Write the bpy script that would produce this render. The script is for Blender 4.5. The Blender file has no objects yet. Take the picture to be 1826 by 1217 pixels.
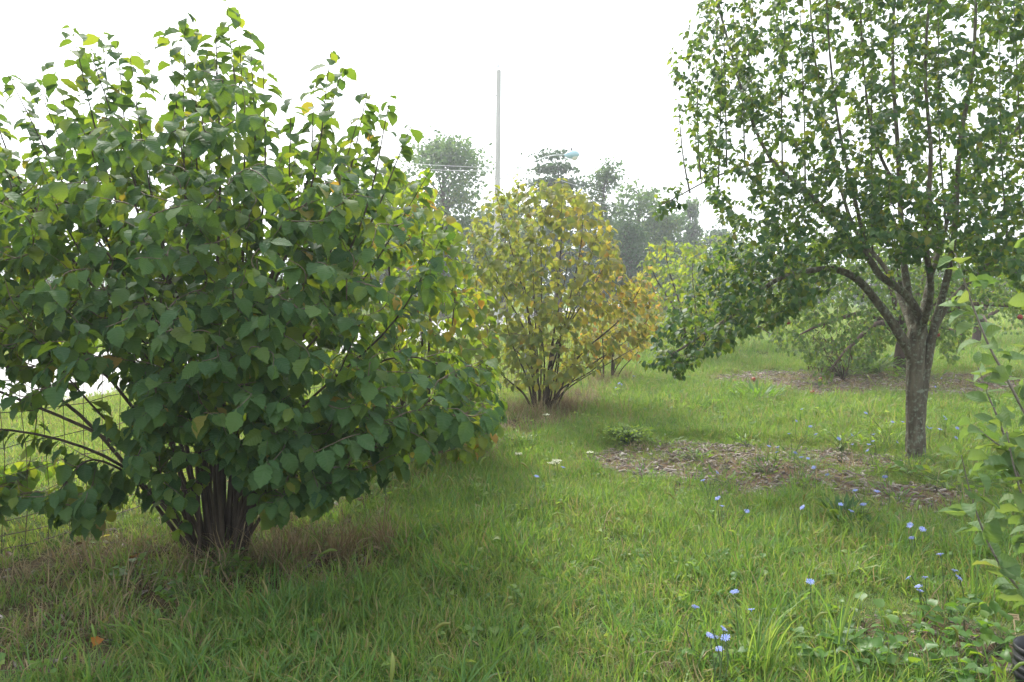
import bpy, math, random
import numpy as np
from mathutils import Vector, Matrix
from mathutils.bvhtree import BVHTree
from mathutils import noise as mnoise

rng = np.random.default_rng(7)
random.seed(7)
S = bpy.context.scene
COL = S.collection
R = math.radians

# ------------------------------------------------------------------ camera
CAMH, FPX, PITCH = 1.55, 1474.0, R(3.42)
cam_d = bpy.data.cameras.new('camera'); cam = bpy.data.objects.new('camera', cam_d); COL.objects.link(cam)
cam.location = (0, 0, CAMH); cam.rotation_euler = (R(90) - PITCH, 0, 0)
cam_d.sensor_width = 36; cam_d.lens = FPX / 1826 * 36
cam_d.clip_start = .05; cam_d.clip_end = 2000
S.camera = cam
S.render.resolution_x, S.render.resolution_y = 1024, 682

# ------------------------------------------------------------------ sky, sun, exposure
SUN_AZ, SUN_EL = R(-22), R(50)          # azimuth from +Y towards +X
W = bpy.data.worlds.new('World'); S.world = W; W.use_nodes = True
nt = W.node_tree; nt.nodes.clear()
sky = nt.nodes.new('ShaderNodeTexSky'); sky.sky_type = 'NISHITA'; sky.sun_disc = False
sky.sun_elevation = SUN_EL; sky.sun_rotation = SUN_AZ
sky.air_density = 1.0; sky.dust_density = 6.0; sky.ozone_density = 1.0
hs = nt.nodes.new('ShaderNodeHueSaturation'); hs.inputs['Saturation'].default_value = .35   # milky overcast veil
bg = nt.nodes.new('ShaderNodeBackground'); bg.inputs['Strength'].default_value = .15
wo = nt.nodes.new('ShaderNodeOutputWorld')
veil = nt.nodes.new('ShaderNodeMix'); veil.data_type = 'RGBA'; veil.inputs[0].default_value = .62; veil.inputs[7].default_value = (7.2, 7.7, 8.2, 1)   # even milky cloud veil
nt.links.new(sky.outputs[0], hs.inputs['Color']); nt.links.new(hs.outputs[0], veil.inputs[6]); nt.links.new(veil.outputs[2], bg.inputs['Color'])
nt.links.new(bg.outputs[0], wo.inputs['Surface'])
sd = bpy.data.lights.new('sun', 'SUN'); sd.energy = 2.5; sd.angle = R(14); sd.color = (1, .95, .86)
sun = bpy.data.objects.new('sun', sd); COL.objects.link(sun)
sv = Vector((math.sin(SUN_AZ) * math.cos(SUN_EL), math.cos(SUN_AZ) * math.cos(SUN_EL), math.sin(SUN_EL)))
sun.rotation_euler = sv.to_track_quat('Z', 'Y').to_euler(); sun.location = (0, 0, 30)
V = S.view_settings; V.view_transform = 'Standard'; V.look = 'None'; V.exposure = 1.24; V.gamma = 1; V.use_curve_mapping = False
cy = S.cycles
cy.use_denoising = True; cy.max_bounces = 8; cy.diffuse_bounces = 3; cy.glossy_bounces = 2; cy.transmission_bounces = 5
cy.transparent_max_bounces = 6; cy.volume_bounces = 0; cy.use_adaptive_sampling = True; cy.adaptive_threshold = .006
cy.caustics_reflective = False; cy.caustics_refractive = False

# ------------------------------------------------------------------ pixel <-> place helpers
def ray(px, py):
    u, v = (px - 913) / FPX, (608.5 - py) / FPX
    return Vector((u, math.cos(PITCH) + v * math.sin(PITCH), -math.sin(PITCH) + v * math.cos(PITCH)))
def P(px, py, Y):
    d = ray(px, py); return Vector((0, 0, CAMH)) + d * (Y / d.y)
def hgt(x, y):
    x = np.asarray(x, float); y = np.asarray(y, float)
    return (.018 * np.sin(x * 1.7 + .5) * np.cos(y * 1.3) + .012 * np.sin(x * 4.1 + y * 3.3) + .008 * np.sin(y * 7.1 - x * 5.3)) * np.exp(-(y / 60) ** 2)
def G(px, py):
    d = ray(px, py); p = Vector((0, 0, CAMH)) + d * (-CAMH / d.z); p.z = float(hgt(p.x, p.y)); return p
def PZ(px, py, z):
    d = ray(px, py); return Vector((0, 0, CAMH)) + d * ((z - CAMH) / d.z)

def px_of(p):
    y, z = p[1], p[2] - CAMH; d = y * math.cos(PITCH) - z * math.sin(PITCH); u = y * math.sin(PITCH) + z * math.cos(PITCH)
    return 913 + FPX * p[0] / d, 608.5 - FPX * u / d

# ------------------------------------------------------------------ materials
def newmat(name):
    m = bpy.data.materials.new(name); m.use_nodes = True; t = m.node_tree; t.nodes.clear()
    o = t.nodes.new('ShaderNodeOutputMaterial'); return m, t, o
def ramp(t, stops, fac):
    r = t.nodes.new('ShaderNodeValToRGB'); e = r.color_ramp.elements
    while len(e) < len(stops): e.new(.5)
    for i, (p, c) in enumerate(stops): e[i].position = p; e[i].color = (*c, 1)
    t.links.new(fac, r.inputs[0]); return r.outputs[0]
def math_(t, op, a, b=None, c=None):
    n = t.nodes.new('ShaderNodeMath'); n.operation = op
    for i, x in enumerate((a, b, c)):
        if x is None: continue
        if isinstance(x, (int, float)): n.inputs[i].default_value = x
        else: t.links.new(x, n.inputs[i])
    return n.outputs[0]
def mixc(t, f, a, b, mode='MIX'):
    n = t.nodes.new('ShaderNodeMix'); n.data_type = 'RGBA'; n.blend_type = mode
    for i, x in ((0, f), (6, a), (7, b)):
        if isinstance(x, (int, float)): n.inputs[i].default_value = x
        elif isinstance(x, tuple): n.inputs[i].default_value = (*x, 1)
        else: t.links.new(x, n.inputs[i])
    return n.outputs[2]
def noise(t, scale, detail=3, vec=None, rough=.55):
    n = t.nodes.new('ShaderNodeTexNoise'); n.inputs['Scale'].default_value = scale; n.inputs['Detail'].default_value = detail
    n.inputs['Roughness'].default_value = rough
    if vec is not None: t.links.new(vec, n.inputs['Vector'])
    return n.outputs[0]
def wpos(t): return t.nodes.new('ShaderNodeNewGeometry').outputs['Position']
def bump(t, h, strength=.3, dist=.01):
    b = t.nodes.new('ShaderNodeBump'); b.inputs['Strength'].default_value = strength; b.inputs['Distance'].default_value = dist
    t.links.new(h, b.inputs['Height']); return b.outputs[0]

def leaf_mat(name, top, trans, under=None, veins=7, rough=.5, tf=.42, spec=.35, patch=False):
    """top / trans: colour stops over the leaf's tint attribute"""
    m, t, o = newmat(name)
    at = t.nodes.new('ShaderNodeAttribute'); at.attribute_name = 'tint'; tint = at.outputs['Fac']
    if patch:
        nz = noise(t, .55, 2, wpos(t)); tint = math_(t, 'ADD', tint, math_(t, 'MULTIPLY', math_(t, 'SUBTRACT', nz, .5), patch))
        oi = t.nodes.new('ShaderNodeObjectInfo'); tint = math_(t, 'ADD', tint, math_(t, 'MULTIPLY', math_(t, 'SUBTRACT', oi.outputs['Random'], .5), .25))
    c = ramp(t, top, tint); ct = ramp(t, trans, tint)
    if under is not None:
        g = t.nodes.new('ShaderNodeNewGeometry'); c = mixc(t, math_(t, 'MULTIPLY', g.outputs['Backfacing'], .75), c, under)
    uv = t.nodes.new('ShaderNodeTexCoord').outputs['UV']
    sx = t.nodes.new('ShaderNodeSeparateXYZ'); t.links.new(uv, sx.inputs[0])
    pr = t.nodes.new('ShaderNodeBsdfPrincipled'); pr.inputs['Roughness'].default_value = rough
    pr.inputs['Specular IOR Level'].default_value = spec
    if veins:
        au = math_(t, 'ABSOLUTE', math_(t, 'SUBTRACT', sx.outputs[0], .5))
        ph = math_(t, 'MULTIPLY', math_(t, 'SUBTRACT', sx.outputs[1], math_(t, 'MULTIPLY', au, .55)), veins)
        fr = math_(t, 'ABSOLUTE', math_(t, 'SUBTRACT', math_(t, 'FRACT', ph), .5))      # 0 at the vein .. .5 between
        mid = math_(t, 'MINIMUM', math_(t, 'MULTIPLY', au, 12), 1)
        hgt_ = math_(t, 'MULTIPLY', math_(t, 'MINIMUM', math_(t, 'MULTIPLY', fr, 3), 1), mid)
        v = math_(t, 'SUBTRACT', 1, hgt_)
        c = mixc(t, math_(t, 'MULTIPLY', v, .2), c, (.16, .22, .09))
        t.links.new(bump(t, hgt_, .5, .003), pr.inputs['Normal'])
    sp = noise(t, 40, 3, wpos(t)); c = mixc(t, math_(t, 'MULTIPLY', sp, .25), c, (.02, .03, .01))
    t.links.new(c, pr.inputs['Base Color'])
    tr = t.nodes.new('ShaderNodeBsdfTranslucent'); t.links.new(ct, tr.inputs['Color'])
    mx = t.nodes.new('ShaderNodeMixShader'); mx.inputs[0].default_value = tf
    t.links.new(pr.outputs[0], mx.inputs[1]); t.links.new(tr.outputs[0], mx.inputs[2]); t.links.new(mx.outputs[0], o.inputs[0])
    return m

def solid_mat(name, c1, c2=None, scale=8, rough=.8, bstr=.3, bdist=.01, stretch=None, metal=0, extra=None):
    m, t, o = newmat(name)
    p = wpos(t)
    if stretch:
        mp = t.nodes.new('ShaderNodeMapping'); mp.inputs['Scale'].default_value = stretch; t.links.new(p, mp.inputs[0]); p = mp.outputs[0]
    n = noise(t, scale, 5, p, .6)
    c = ramp(t, [(.3, c1), (.7, c2 or c1)], n)
    if extra is not None:
        c = mixc(t, ramp(t, [(.52, (0, 0, 0)), (.64, (1, 1, 1))], noise(t, extra[1], 4, wpos(t))), c, extra[0])
    pr = t.nodes.new('ShaderNodeBsdfPrincipled'); pr.inputs['Roughness'].default_value = rough; pr.inputs['Metallic'].default_value = metal
    pr.inputs['Specular IOR Level'].default_value = .3
    t.links.new(c, pr.inputs['Base Color']); t.links.new(bump(t, n, bstr, bdist), pr.inputs['Normal'])
    t.links.new(pr.outputs[0], o.inputs[0]); return m

GT = lambda a, b, c, d: [(.0, a), (.45, b), (.78, c), (1., d)]
M = {}
M['hazel'] = leaf_mat('hazel_leaf', GT((.028, .082, .034), (.052, .122, .038), (.10, .155, .03), (.30, .20, .04)),
                      GT((.10, .20, .02), (.24, .36, .02), (.42, .46, .025), (.50, .30, .04)), under=(.07, .12, .055), veins=8, rough=.6, tf=.40, spec=.2)
M['hazel_pale'] = leaf_mat('pale_hazel_leaf', GT((.045, .10, .03), (.08, .15, .032), (.16, .18, .03), (.34, .2, .04)),
                      GT((.2, .32, .02), (.36, .48, .025), (.5, .48, .03), (.55, .3, .04)), under=(.09, .14, .06), veins=7, tf=.46, spec=.2)
M['hazel_gold'] = leaf_mat('gold_hazel_leaf', GT((.09, .13, .038), (.165, .17, .045), (.28, .20, .042), (.36, .13, .02)),
                      GT((.30, .38, .05), (.48, .46, .06), (.58, .38, .05), (.6, .27, .04)), under=(.16, .16, .07), veins=6, tf=.42, spec=.2)
M['pear'] = leaf_mat('pear_leaf', GT((.025, .072, .032), (.042, .105, .04), (.085, .14, .028), (.16, .10, .03)),
                     GT((.1, .2, .025), (.2, .32, .025), (.36, .44, .03), (.36, .2, .05)), under=(.07, .12, .06), veins=0, rough=.5, tf=.40, spec=.22)
M['apple'] = leaf_mat('apple_leaf', GT((.07, .14, .05), (.11, .19, .07), (.15, .22, .07), (.2, .14, .05)),
                      GT((.16, .28, .04), (.26, .38, .06), (.36, .4, .06), (.4, .3, .1)), under=(.17, .22, .13), veins=6, rough=.55, tf=.38, spec=.2)
M['orchard'] = leaf_mat('orchard_leaf', GT((.035, .085, .035), (.055, .12, .04), (.1, .16, .035), (.09, .05, .03)),
                        GT((.14, .25, .04), (.24, .36, .04), (.38, .45, .04), (.12, .07, .03)), under=(.08, .12, .07), veins=0, rough=.55, tf=.42, spec=.2)
M['dead'] = leaf_mat('dead_leaf', GT((.05, .03, .02), (.08, .045, .025), (.12, .06, .03), (.3, .16, .05)),
                     GT((.06, .03, .01), (.1, .05, .02), (.15, .07, .02), (.4, .2, .04)), veins=0, tf=.2)
M['far'] = leaf_mat('far_leaf', GT((.028, .068, .032), (.042, .09, .035), (.065, .12, .036), (.09, .12, .04)),
                    GT((.09, .18, .05), (.14, .25, .055), (.2, .31, .055), (.25, .3, .07)), veins=0, tf=.45)
M['far_dark'] = leaf_mat('dark_far_leaf', GT((.02, .055, .025), (.03, .075, .03), (.05, .095, .035), (.07, .09, .035)),
                    GT((.05, .11, .045), (.08, .15, .045), (.11, .18, .045), (.12, .17, .06)), veins=0, tf=.35)
M['grass'] = leaf_mat('grass_blade', [(0., (.048, .125, .036)), (.4, (.094, .184, .042)), (.7, (.172, .232, .06)), (.86, (.2, .2, .06)), (1., (.34, .27, .13))],
                      [(0., (.17, .36, .05)), (.4, (.31, .49, .05)), (.7, (.47, .57, .09)), (.86, (.4, .38, .1)), (1., (.4, .3, .12))], veins=0, rough=.5, tf=.38, spec=.3, patch=.35)
M['lime'] = leaf_mat('lime_weed_leaf', GT((.08, .15, .02), (.12, .22, .02), (.18, .28, .03), (.25, .28, .05)),
                     GT((.25, .4, .02), (.35, .52, .03), (.45, .55, .04), (.5, .5, .06)), veins=0, tf=.4)
M['weed'] = leaf_mat('weed_leaf', GT((.045, .11, .025), (.07, .16, .028), (.12, .2, .03), (.24, .2, .06)),
                     GT((.15, .32, .02), (.24, .42, .03), (.36, .48, .03), (.4, .4, .06)), under=(.08, .14, .05), veins=0, rough=.45, tf=.38)
M['dry'] = leaf_mat('dry_grass_blade', GT((.17, .125, .07), (.27, .21, .12), (.38, .3, .18), (.10, .15, .04)),
                    GT((.25, .16, .07), (.38, .28, .13), (.48, .4, .2), (.2, .28, .05)), veins=0, rough=.7, tf=.25)
M['bark'] = solid_mat('hazel_bark', (.028, .021, .016), (.085, .065, .048), 14, .85, .5, .006, (1, 1, .35))
M['twig'] = solid_mat('brown_twig', (.07, .048, .032), (.16, .12, .085), 30, .7, .2, .002)
M['trunk'] = solid_mat('pear_bark', (.042, .036, .025), (.15, .13, .093), 22, .95, 1.0, .03, (1, 1, .22), extra=((.17, .19, .14), 30))
M['appletwig'] = solid_mat('sapling_bark', (.13, .10, .085), (.27, .24, .21), 60, .6, .2, .002)
M['redbark'] = solid_mat('apple_bark', (.05, .035, .028), (.13, .09, .07), 15, .9, .7, .02, (1, 1, .4))
M['wire'] = solid_mat('rusty_wire', (.05, .035, .028), (.11, .08, .065), 20, .75, .1, .001, metal=.3)
M['post'] = solid_mat('steel_post', (.16, .18, .16), (.25, .26, .24), 10, .6, .1, .002, metal=.4)
M['polewood'] = solid_mat('pole_wood', (.36, .35, .33), (.5, .49, .47), 4, .9, .5, .02, (1, 1, .1))
M['galv'] = solid_mat('galvanised_steel', (.35, .37, .38), (.45, .47, .48), 3, .45, .05, .002, metal=.6)
M['lampshell'] = solid_mat('lamp_shell', (.28, .42, .46), (.32, .47, .50), 3, .4, .05, .002, metal=.1)
M['lens'] = solid_mat('lamp_lens', (.6, .58, .5), (.65, .63, .55), 3, .2, .05, .002)
M['cable'] = solid_mat('aluminium_cable', (.5, .5, .5), (.6, .6, .6), 3, .4, .05, .002, metal=.5)
M['pot'] = solid_mat('black_pot', (.012, .012, .013), (.025, .025, .027), 30, .42, .1, .002)
M['tagcard'] = solid_mat('tan_tag', (.55, .42, .24), (.62, .48, .3), 12, .8, .05, .002)
M['ink'] = solid_mat('brown_ink', (.12, .05, .03), (.16, .06, .03), 12, .8, .05, .002)
M['chip'] = None
M['petal'] = leaf_mat('chicory_petal', [(0, (.22, .30, .66)), (.5, (.32, .39, .74)), (1, (.48, .50, .8))],
                      [(0, (.25, .33, .7)), (.5, (.35, .42, .8)), (1, (.5, .5, .85))], veins=0, rough=.7, tf=.3, spec=.1)
M['cream'] = leaf_mat('cream_floret', [(0, (.6, .62, .45)), (1, (.75, .75, .6))], [(0, (.6, .6, .4)), (1, (.7, .7, .5))], veins=0, rough=.8, tf=.25, spec=.1)
M['greenstem'] = solid_mat('green_stem', (.05, .09, .03), (.10, .14, .05), 30, .6, .1, .001)
M['fruit'] = solid_mat('red_fruit', (.16, .012, .012), (.30, .035, .02), 25, .35, .05, .001)
M['road'] = solid_mat('pale_road', (.33, .32, .31), (.45, .44, .43), 3, .85, .2, .004)

# ------------------------------------------------------------------ mesh helpers
def mesh_arrays(name, v, quads, mat, tint=None, uv=None, smooth=True):
    v = np.asarray(v, np.float32); q = np.asarray(quads, np.int32); k = q.shape[1]
    me = bpy.data.meshes.new(name); me.vertices.add(len(v)); me.vertices.foreach_set('co', v.ravel())
    me.loops.add(q.size); me.loops.foreach_set('vertex_index', q.ravel())
    me.polygons.add(len(q)); me.polygons.foreach_set('loop_start', np.arange(0, q.size, k, dtype=np.int32))
    me.polygons.foreach_set('loop_total', np.full(len(q), k, np.int32))
    me.polygons.foreach_set('use_smooth', np.full(len(q), smooth))
    if uv is not None:
        l = me.uv_layers.new(name='UVMap'); l.data.foreach_set('uv', np.asarray(uv, np.float32)[q.ravel()].ravel())
    if tint is not None:
        a = me.attributes.new('tint', 'FLOAT', 'POINT'); a.data.foreach_set('value', np.asarray(tint, np.float32))
    me.update(calc_edges=True); me.validate()
    if mat: me.materials.append(mat)
    return me
def link(name, me, parent=None, loc=None):
    o = bpy.data.objects.new(name, me); COL.objects.link(o)
    if parent is not None: o.parent = parent
    if loc is not None: o.location = loc
    return o
def tag(o, label=None, cat=None, group=None, kind=None):
    for k, x in (('label', label), ('category', cat), ('group', group), ('kind', kind)):
        if x: o[k] = x
    return o
def thing(name, label, cat, loc, group=None):
    o = bpy.data.objects.new(name, None); COL.objects.link(o); o.location = loc; o.empty_display_size = .1
    return tag(o, label, cat, group)

def norm(a): return a / (np.linalg.norm(a, axis=-1, keepdims=True) + 1e-9)
class Tubes:
    def __init__(s): s.v = []; s.q = []; s.n = 0
    def add(s, pts, rad, k=5, cap=True, wob=0):
        pts = np.asarray([tuple(p) for p in pts], float); n = len(pts); rad = np.broadcast_to(np.asarray(rad, float), (n,))
        tan = norm(np.gradient(pts, axis=0)); ref = np.array([0, 0, 1.]) if abs(tan[0][2]) < .9 else np.array([1., 0, 0])
        a = norm(np.cross(tan, ref)); b = np.cross(tan, a)
        for i in range(1, n):
            if np.dot(a[i], a[i - 1]) < 0: a[i] *= -1; b[i] *= -1
        th = np.linspace(0, 2 * np.pi, k, endpoint=False)
        rr = rad[:, None] * np.ones(k)
        if wob: rr = rr * (1 + wob * rng.normal(size=rr.shape))
        ring = pts[:, None, :] + rr[..., None] * (np.cos(th)[None, :, None] * a[:, None, :] + np.sin(th)[None, :, None] * b[:, None, :])
        v = ring.reshape(-1, 3); i = np.arange(n - 1)[:, None] * k; j = np.arange(k)[None, :]; j2 = (j + 1) % k
        q = np.stack([i + j, i + j2, i + k + j2, i + k + j], -1).reshape(-1, 4)
        s.v.append(v); s.q.append(q + s.n); s.n += len(v)
        if cap:
            c = pts[-1] + tan[-1] * rad[-1] * .6; vv = np.vstack([v[-k:], c[None]])
            qq = np.array([[m, (m + 1) % k, k, k] for m in range(k)])
            s.v.append(vv[:k + 1]); base = s.n
            # a tiny fan kept as quads
            vv2 = np.vstack([vv, c[None] + 1e-4]); s.v[-1] = vv2
            s.q.append(np.array([[m, (m + 1) % k, k + 1, k] for m in range(k)]) + base); s.n += len(vv2)
    def build(s, name, mat, parent=None, off=(0, 0, 0)):
        if not s.v: return None
        v = np.vstack(s.v) - np.asarray(off, float)
        me = mesh_arrays(name, v, np.vstack(s.q), mat)
        return link(name, me, parent)

def curve(pts, n):
    """Catmull-Rom through points, n samples"""
    p = np.asarray([tuple(x) for x in pts], float)
    if len(p) == 2: return p[0] + (p[1] - p[0]) * np.linspace(0, 1, n)[:, None]
    p = np.vstack([2 * p[0] - p[1], p, 2 * p[-1] - p[-2]])
    t = np.linspace(0, len(p) - 3 - 1e-6, n); i = t.astype(int); f = (t - i)[:, None]
    a, b, c, d = p[i], p[i + 1], p[i + 2], p[i + 3]
    return .5 * (2 * b + (c - a) * f + (2 * a - 5 * b + 4 * c - d) * f ** 2 + (3 * b - a - 3 * c + d) * f ** 3)

# ------------------------------------------------------------------ leaf templates (unit length, +Y out, +Z upper face)
def leaf_tpl(shape, fold=.25, droop=.4, serr=.06, nseg=7, pet=.14, twist=0, seed=0):
    r = np.random.default_rng(seed)
    t = np.linspace(0, 1, nseg + 1)
    if shape == 'hazel': w = .35 * np.sin(np.pi * t ** .76) ** .72; w[0] = .07; w = w * np.where(t > .8, .62, 1)
    elif shape == 'pear': w = .36 * np.sin(np.pi * t ** .85) ** .75; w[0] = .03
    elif shape == 'apple': w = .29 * np.sin(np.pi * t ** .9) ** .8; w[0] = .03
    elif shape == 'strap': w = .12 * np.sin(np.pi * t ** .7) ** .7; w[0] = .04
    elif shape == 'heart': w = .46 * np.sin(np.pi * t ** .6) ** .8; w[0] = .2
    else: w = .3 * np.sin(np.pi * t)
    w[-1] = .008
    wl = w * (1 + serr * np.where(np.arange(nseg + 1) % 2, 1, -1) + r.normal(0, serr * .5, nseg + 1))
    wr = w * (1 - serr * np.where(np.arange(nseg + 1) % 2, 1, -1) + r.normal(0, serr * .5, nseg + 1))
    ang = droop * t ** 1.3 + r.normal(0, .05)
    y = np.concatenate([[0], np.cumsum(np.cos(ang[1:]) / nseg)]); z = -np.concatenate([[0], np.cumsum(np.sin(ang[1:]) / nseg)])
    sw = twist * np.sin(t * np.pi) * .08
    L = np.stack([sw - wl, y, z + fold * wl * (1 + .2 * r.normal(size=nseg + 1))], -1)
    Mi = np.stack([sw, y, z], -1)
    Rr = np.stack([sw + wr, y, z + fold * wr * (1 + .2 * r.normal(size=nseg + 1))], -1)
    v = np.stack([L, Mi, Rr], 1).reshape(-1, 3)
    uv = np.stack([np.stack([.5 - w, t], -1), np.stack([.5 + 0 * w, t], -1), np.stack([.5 + w, t], -1)], 1).reshape(-1, 2)
    # petiole row
    pr = np.array([[-.012, -pet, .02], [0, -pet, .02], [.012, -pet, .02]]); v = np.vstack([pr, v]); uv = np.vstack([[[.5, 0]] * 3, uv])
    v[:, 1] += pet
    v[3:6, 0] *= .6
    q = []
    for i in range(nseg + 1):
        a = i * 3; q += [[a, a + 1, a + 4, a + 3], [a + 1, a + 2, a + 5, a + 4]]
    return v, np.array(q), uv
TPL = {}
for sh, ns, sr in (('hazel', 9, .085), ('pear', 4, .02), ('apple', 6, .02), ('strap', 5, .05), ('heart', 6, .03)):
    TPL[sh] = [leaf_tpl(sh, fold=random.uniform(.05, .7), droop=random.uniform(.15, 1.5), serr=sr, nseg=ns, twist=random.uniform(-1, 1), seed=i,
                        pet=.16 if sh in ('hazel', 'pear') else .2) for i in range(11)]
TPL['far'] = []
for i in range(5):
    a = np.random.default_rng(i); v = np.array([[-.5, 0, 0], [.5, .1, 0], [.35, .9, 0], [-.35, .8, 0]], float) + a.normal(0, .12, (4, 3)); 
    TPL['far'].append((v, np.array([[0, 1, 2, 3]]), np.array([[0, 0], [1, 0], [1, 1], [0, 1.]])))

class Leaves:
    """pos, dir (tip), nrm (upper face), length, tint"""
    def __init__(s, shape): s.shape = shape; s.pos = []; s.dir = []; s.nrm = []; s.len = []; s.tint = []
    def add(s, pos, d, n, l, t):
        s.pos.append(pos); s.dir.append(d); s.nrm.append(n); s.len.append(l); s.tint.append(t)
    def fin(s):
        s.pos = np.array(s.pos, float).reshape(-1, 3); Y = norm(np.array(s.dir, float).reshape(-1, 3)); N = np.array(s.nrm, float).reshape(-1, 3)
        X = norm(np.cross(Y, N)); Z = np.cross(X, Y); s.len = np.array(s.len, float); s.tint = np.clip(np.array(s.tint, float), 0, 1)
        s.R = np.stack([X, Y, Z], -1); s.var = rng.integers(0, len(TPL[s.shape]), len(s.pos)); s.Yd = Y; s.X = X
    def mesh(s, name, mat, mask, off):
        vs, qs, us, ts, n = [], [], [], [], 0
        for k, (tv, tq, tu) in enumerate(TPL[s.shape]):
            idx = np.nonzero(mask & (s.var == k))[0]
            if not len(idx): continue
            v = np.einsum('nij,mj->nmi', s.R[idx] * s.len[idx, None, None], tv) + s.pos[idx, None, :] - np.asarray(off, float)
            m = len(tv); vs.append(v.reshape(-1, 3)); qs.append((tq[None] + (np.arange(len(idx)) * m)[:, None, None]).reshape(-1, 4) + n)
            us.append(np.tile(tu, (len(idx), 1))); ts.append(np.repeat(s.tint[idx], m)); n += m * len(idx)
        if not vs: return None
        return mesh_arrays(name, np.vstack(vs), np.vstack(qs), mat, np.concatenate(ts), np.vstack(us))

PLANTS = []   # (root, leaves, material, number of single leaves)
def finish_plants():
    vs, fs, n = [], [], 0
    for root, lv, mat, cnt in PLANTS:
        lv.fin()
        a = lv.pos; L = lv.len[:, None]
        q = np.stack([a + lv.Yd * L * .15, a + lv.Yd * L * .6 - lv.X * L * .32, a + lv.Yd * L * 1.05, a + lv.Yd * L * .6 + lv.X * L * .32], 1)
        vs.append(q.reshape(-1, 3)); fs.append(np.arange(len(a) * 4).reshape(-1, 4) + n); n += len(a) * 4

    bvh = BVHTree.FromPolygons(np.vstack(vs).tolist(), np.vstack(fs).tolist())
    C = Vector((0, 0, CAMH))
    for root, lv, mat, cnt in PLANTS:
        off = np.array(root.location); pick = np.zeros(len(lv.pos), bool)
        if cnt:
            mid = lv.pos + lv.Yd * lv.len[:, None] * .6; rel = mid - np.array(C)
            cp, sp = math.cos(PITCH), math.sin(PITCH)
            dep = rel[:, 1] * cp - rel[:, 2] * sp; up = rel[:, 1] * sp + rel[:, 2] * cp
            px = 913 + FPX * rel[:, 0] / dep; py = 608 - FPX * up / dep
            ok = (px > 0) & (px < 1826) & (py > 0) & (py < 1217)
            facing = np.abs(np.einsum('ni,ni->n', np.cross(lv.X, lv.Yd), norm(rel)))
            score = np.where(ok, lv.len / dep * (.35 + facing), -1)
            got = 0
            for i in np.argsort(-score):
                if score[i] < 0 or got >= cnt: break
                d = Vector(rel[i]); dist = d.length; d.normalize()
                hit = bvh.ray_cast(C, d, dist + .2)
                if hit[0] is not None and hit[3] < dist - .035: continue
                pick[i] = True; got += 1
            cache = {}
            for i in np.nonzero(pick)[0]:
                tb = round(float(lv.tint[i]) * 8) / 8; key = (int(lv.var[i]), tb)
                if key not in cache:
                    tv, tq, tu = TPL[lv.shape][key[0]]
                    cache[key] = mesh_arrays('leaf', tv, tq, mat, np.full(len(tv), tb), tu)
                o = bpy.data.objects.new('leaf', cache[key]); COL.objects.link(o); o.parent = root
                m4 = np.eye(4); m4[:3, :3] = lv.R[i] * lv.len[i]; m4[:3, 3] = lv.pos[i] - off
                o.matrix_basis = Matrix(m4.tolist())
        me = lv.mesh('foliage', mat, ~pick, off)
        if me: tag(link('foliage', me, root), kind='stuff')

# ------------------------------------------------------------------ growing
def twig_path(a, ta, b, up=0., n=6, sag=0.):
    a = np.asarray(a, float); b = np.asarray(b, float); d = np.linalg.norm(b - a)
    c = a + ta * d * .35 + np.array([0, 0, up * d]) + rng.normal(0, .04 * d, 3)
    t = np.linspace(0, 1, n)[:, None]
    p = (1 - t) ** 2 * a + 2 * t * (1 - t) * c + t ** 2 * b
    p[:, 2] -= sag * d * (t[:, 0] ** 2)
    return p
def put_leaves(lv, path, start, spacing, size, down, tintf, spread=1., up=.25, jit=.35, ctr=None):
    path = np.asarray(path); seg = np.linalg.norm(np.diff(path, axis=0), axis=1); L = seg.sum(); cum = np.concatenate([[0], np.cumsum(seg)])
    s = start * L + rng.uniform(0, spacing); side = rng.choice([-1, 1])
    while True:
        last = s >= L
        ss = min(s, L - 1e-6); i = min(np.searchsorted(cum, ss, 'right') - 1, len(seg) - 1)
        f = (ss - cum[i]) / (seg[i] + 1e-9); p = path[i] * (1 - f) + path[i + 1] * f; tan = norm(path[i + 1] - path[i])
        az = rng.uniform(0, 2 * np.pi) if abs(tan[2]) > .75 else None
        if az is not None: lat = np.array([math.cos(az), math.sin(az), 0.])
        else: lat = norm(np.cross(tan, [0, 0, 1.])) * side
        d = norm(tan * (.45 if not last else 1.2) + lat * spread * (0 if last else 1) + np.array([0, 0, -down]) + rng.normal(0, jit, 3) * .6)
        n = norm(np.array([0, 0, 1.]) * (up + .6) + lat * .5 + tan * .2 + rng.normal(0, jit, 3))
        if ctr is not None and abs(tan[2]) > .75:
            d = norm(lat + tan * rng.uniform(-.1, .5) + np.array([0, 0, -down * .7]) + rng.normal(0, .15, 3)); n = norm(np.array([0, 0, .9]) + lat * .7 + rng.normal(0, .25, 3))
        elif ctr is not None:
            o_ = p - ctr; o_[2] = 0; o_ = norm(o_ + rng.normal(0, .35, 3) * [1, 1, 0] * max(.3, np.linalg.norm(o_)))
            d = norm(o_ * .45 + lat * .55 * spread + tan * .25 + np.array([0, 0, -down]) + rng.normal(0, .22, 3)); n = norm(o_ * .75 + lat * .3 + np.array([0, 0, .75]) + rng.normal(0, .28, 3))
        if abs(np.dot(n, d)) > .93: n = norm(n + lat * .8 + tan)
        lv.add(p, d, n, size * rng.uniform(.7, 1.15) * (.7 if last else 1), tintf(p))
        side *= -1
        if last: break
        s += spacing * rng.uniform(.75, 1.25)

def in_poly(px, py, poly):
    poly = np.asarray(poly, float); x0, y0 = poly[:, 0], poly[:, 1]; x1, y1 = np.roll(x0, -1), np.roll(y0, -1)
    c = ((y0 > py) != (y1 > py)) & (px < (x1 - x0) * (py - y0) / (y1 - y0 + 1e-9) + x0)
    return c.sum() % 2 == 1

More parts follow.
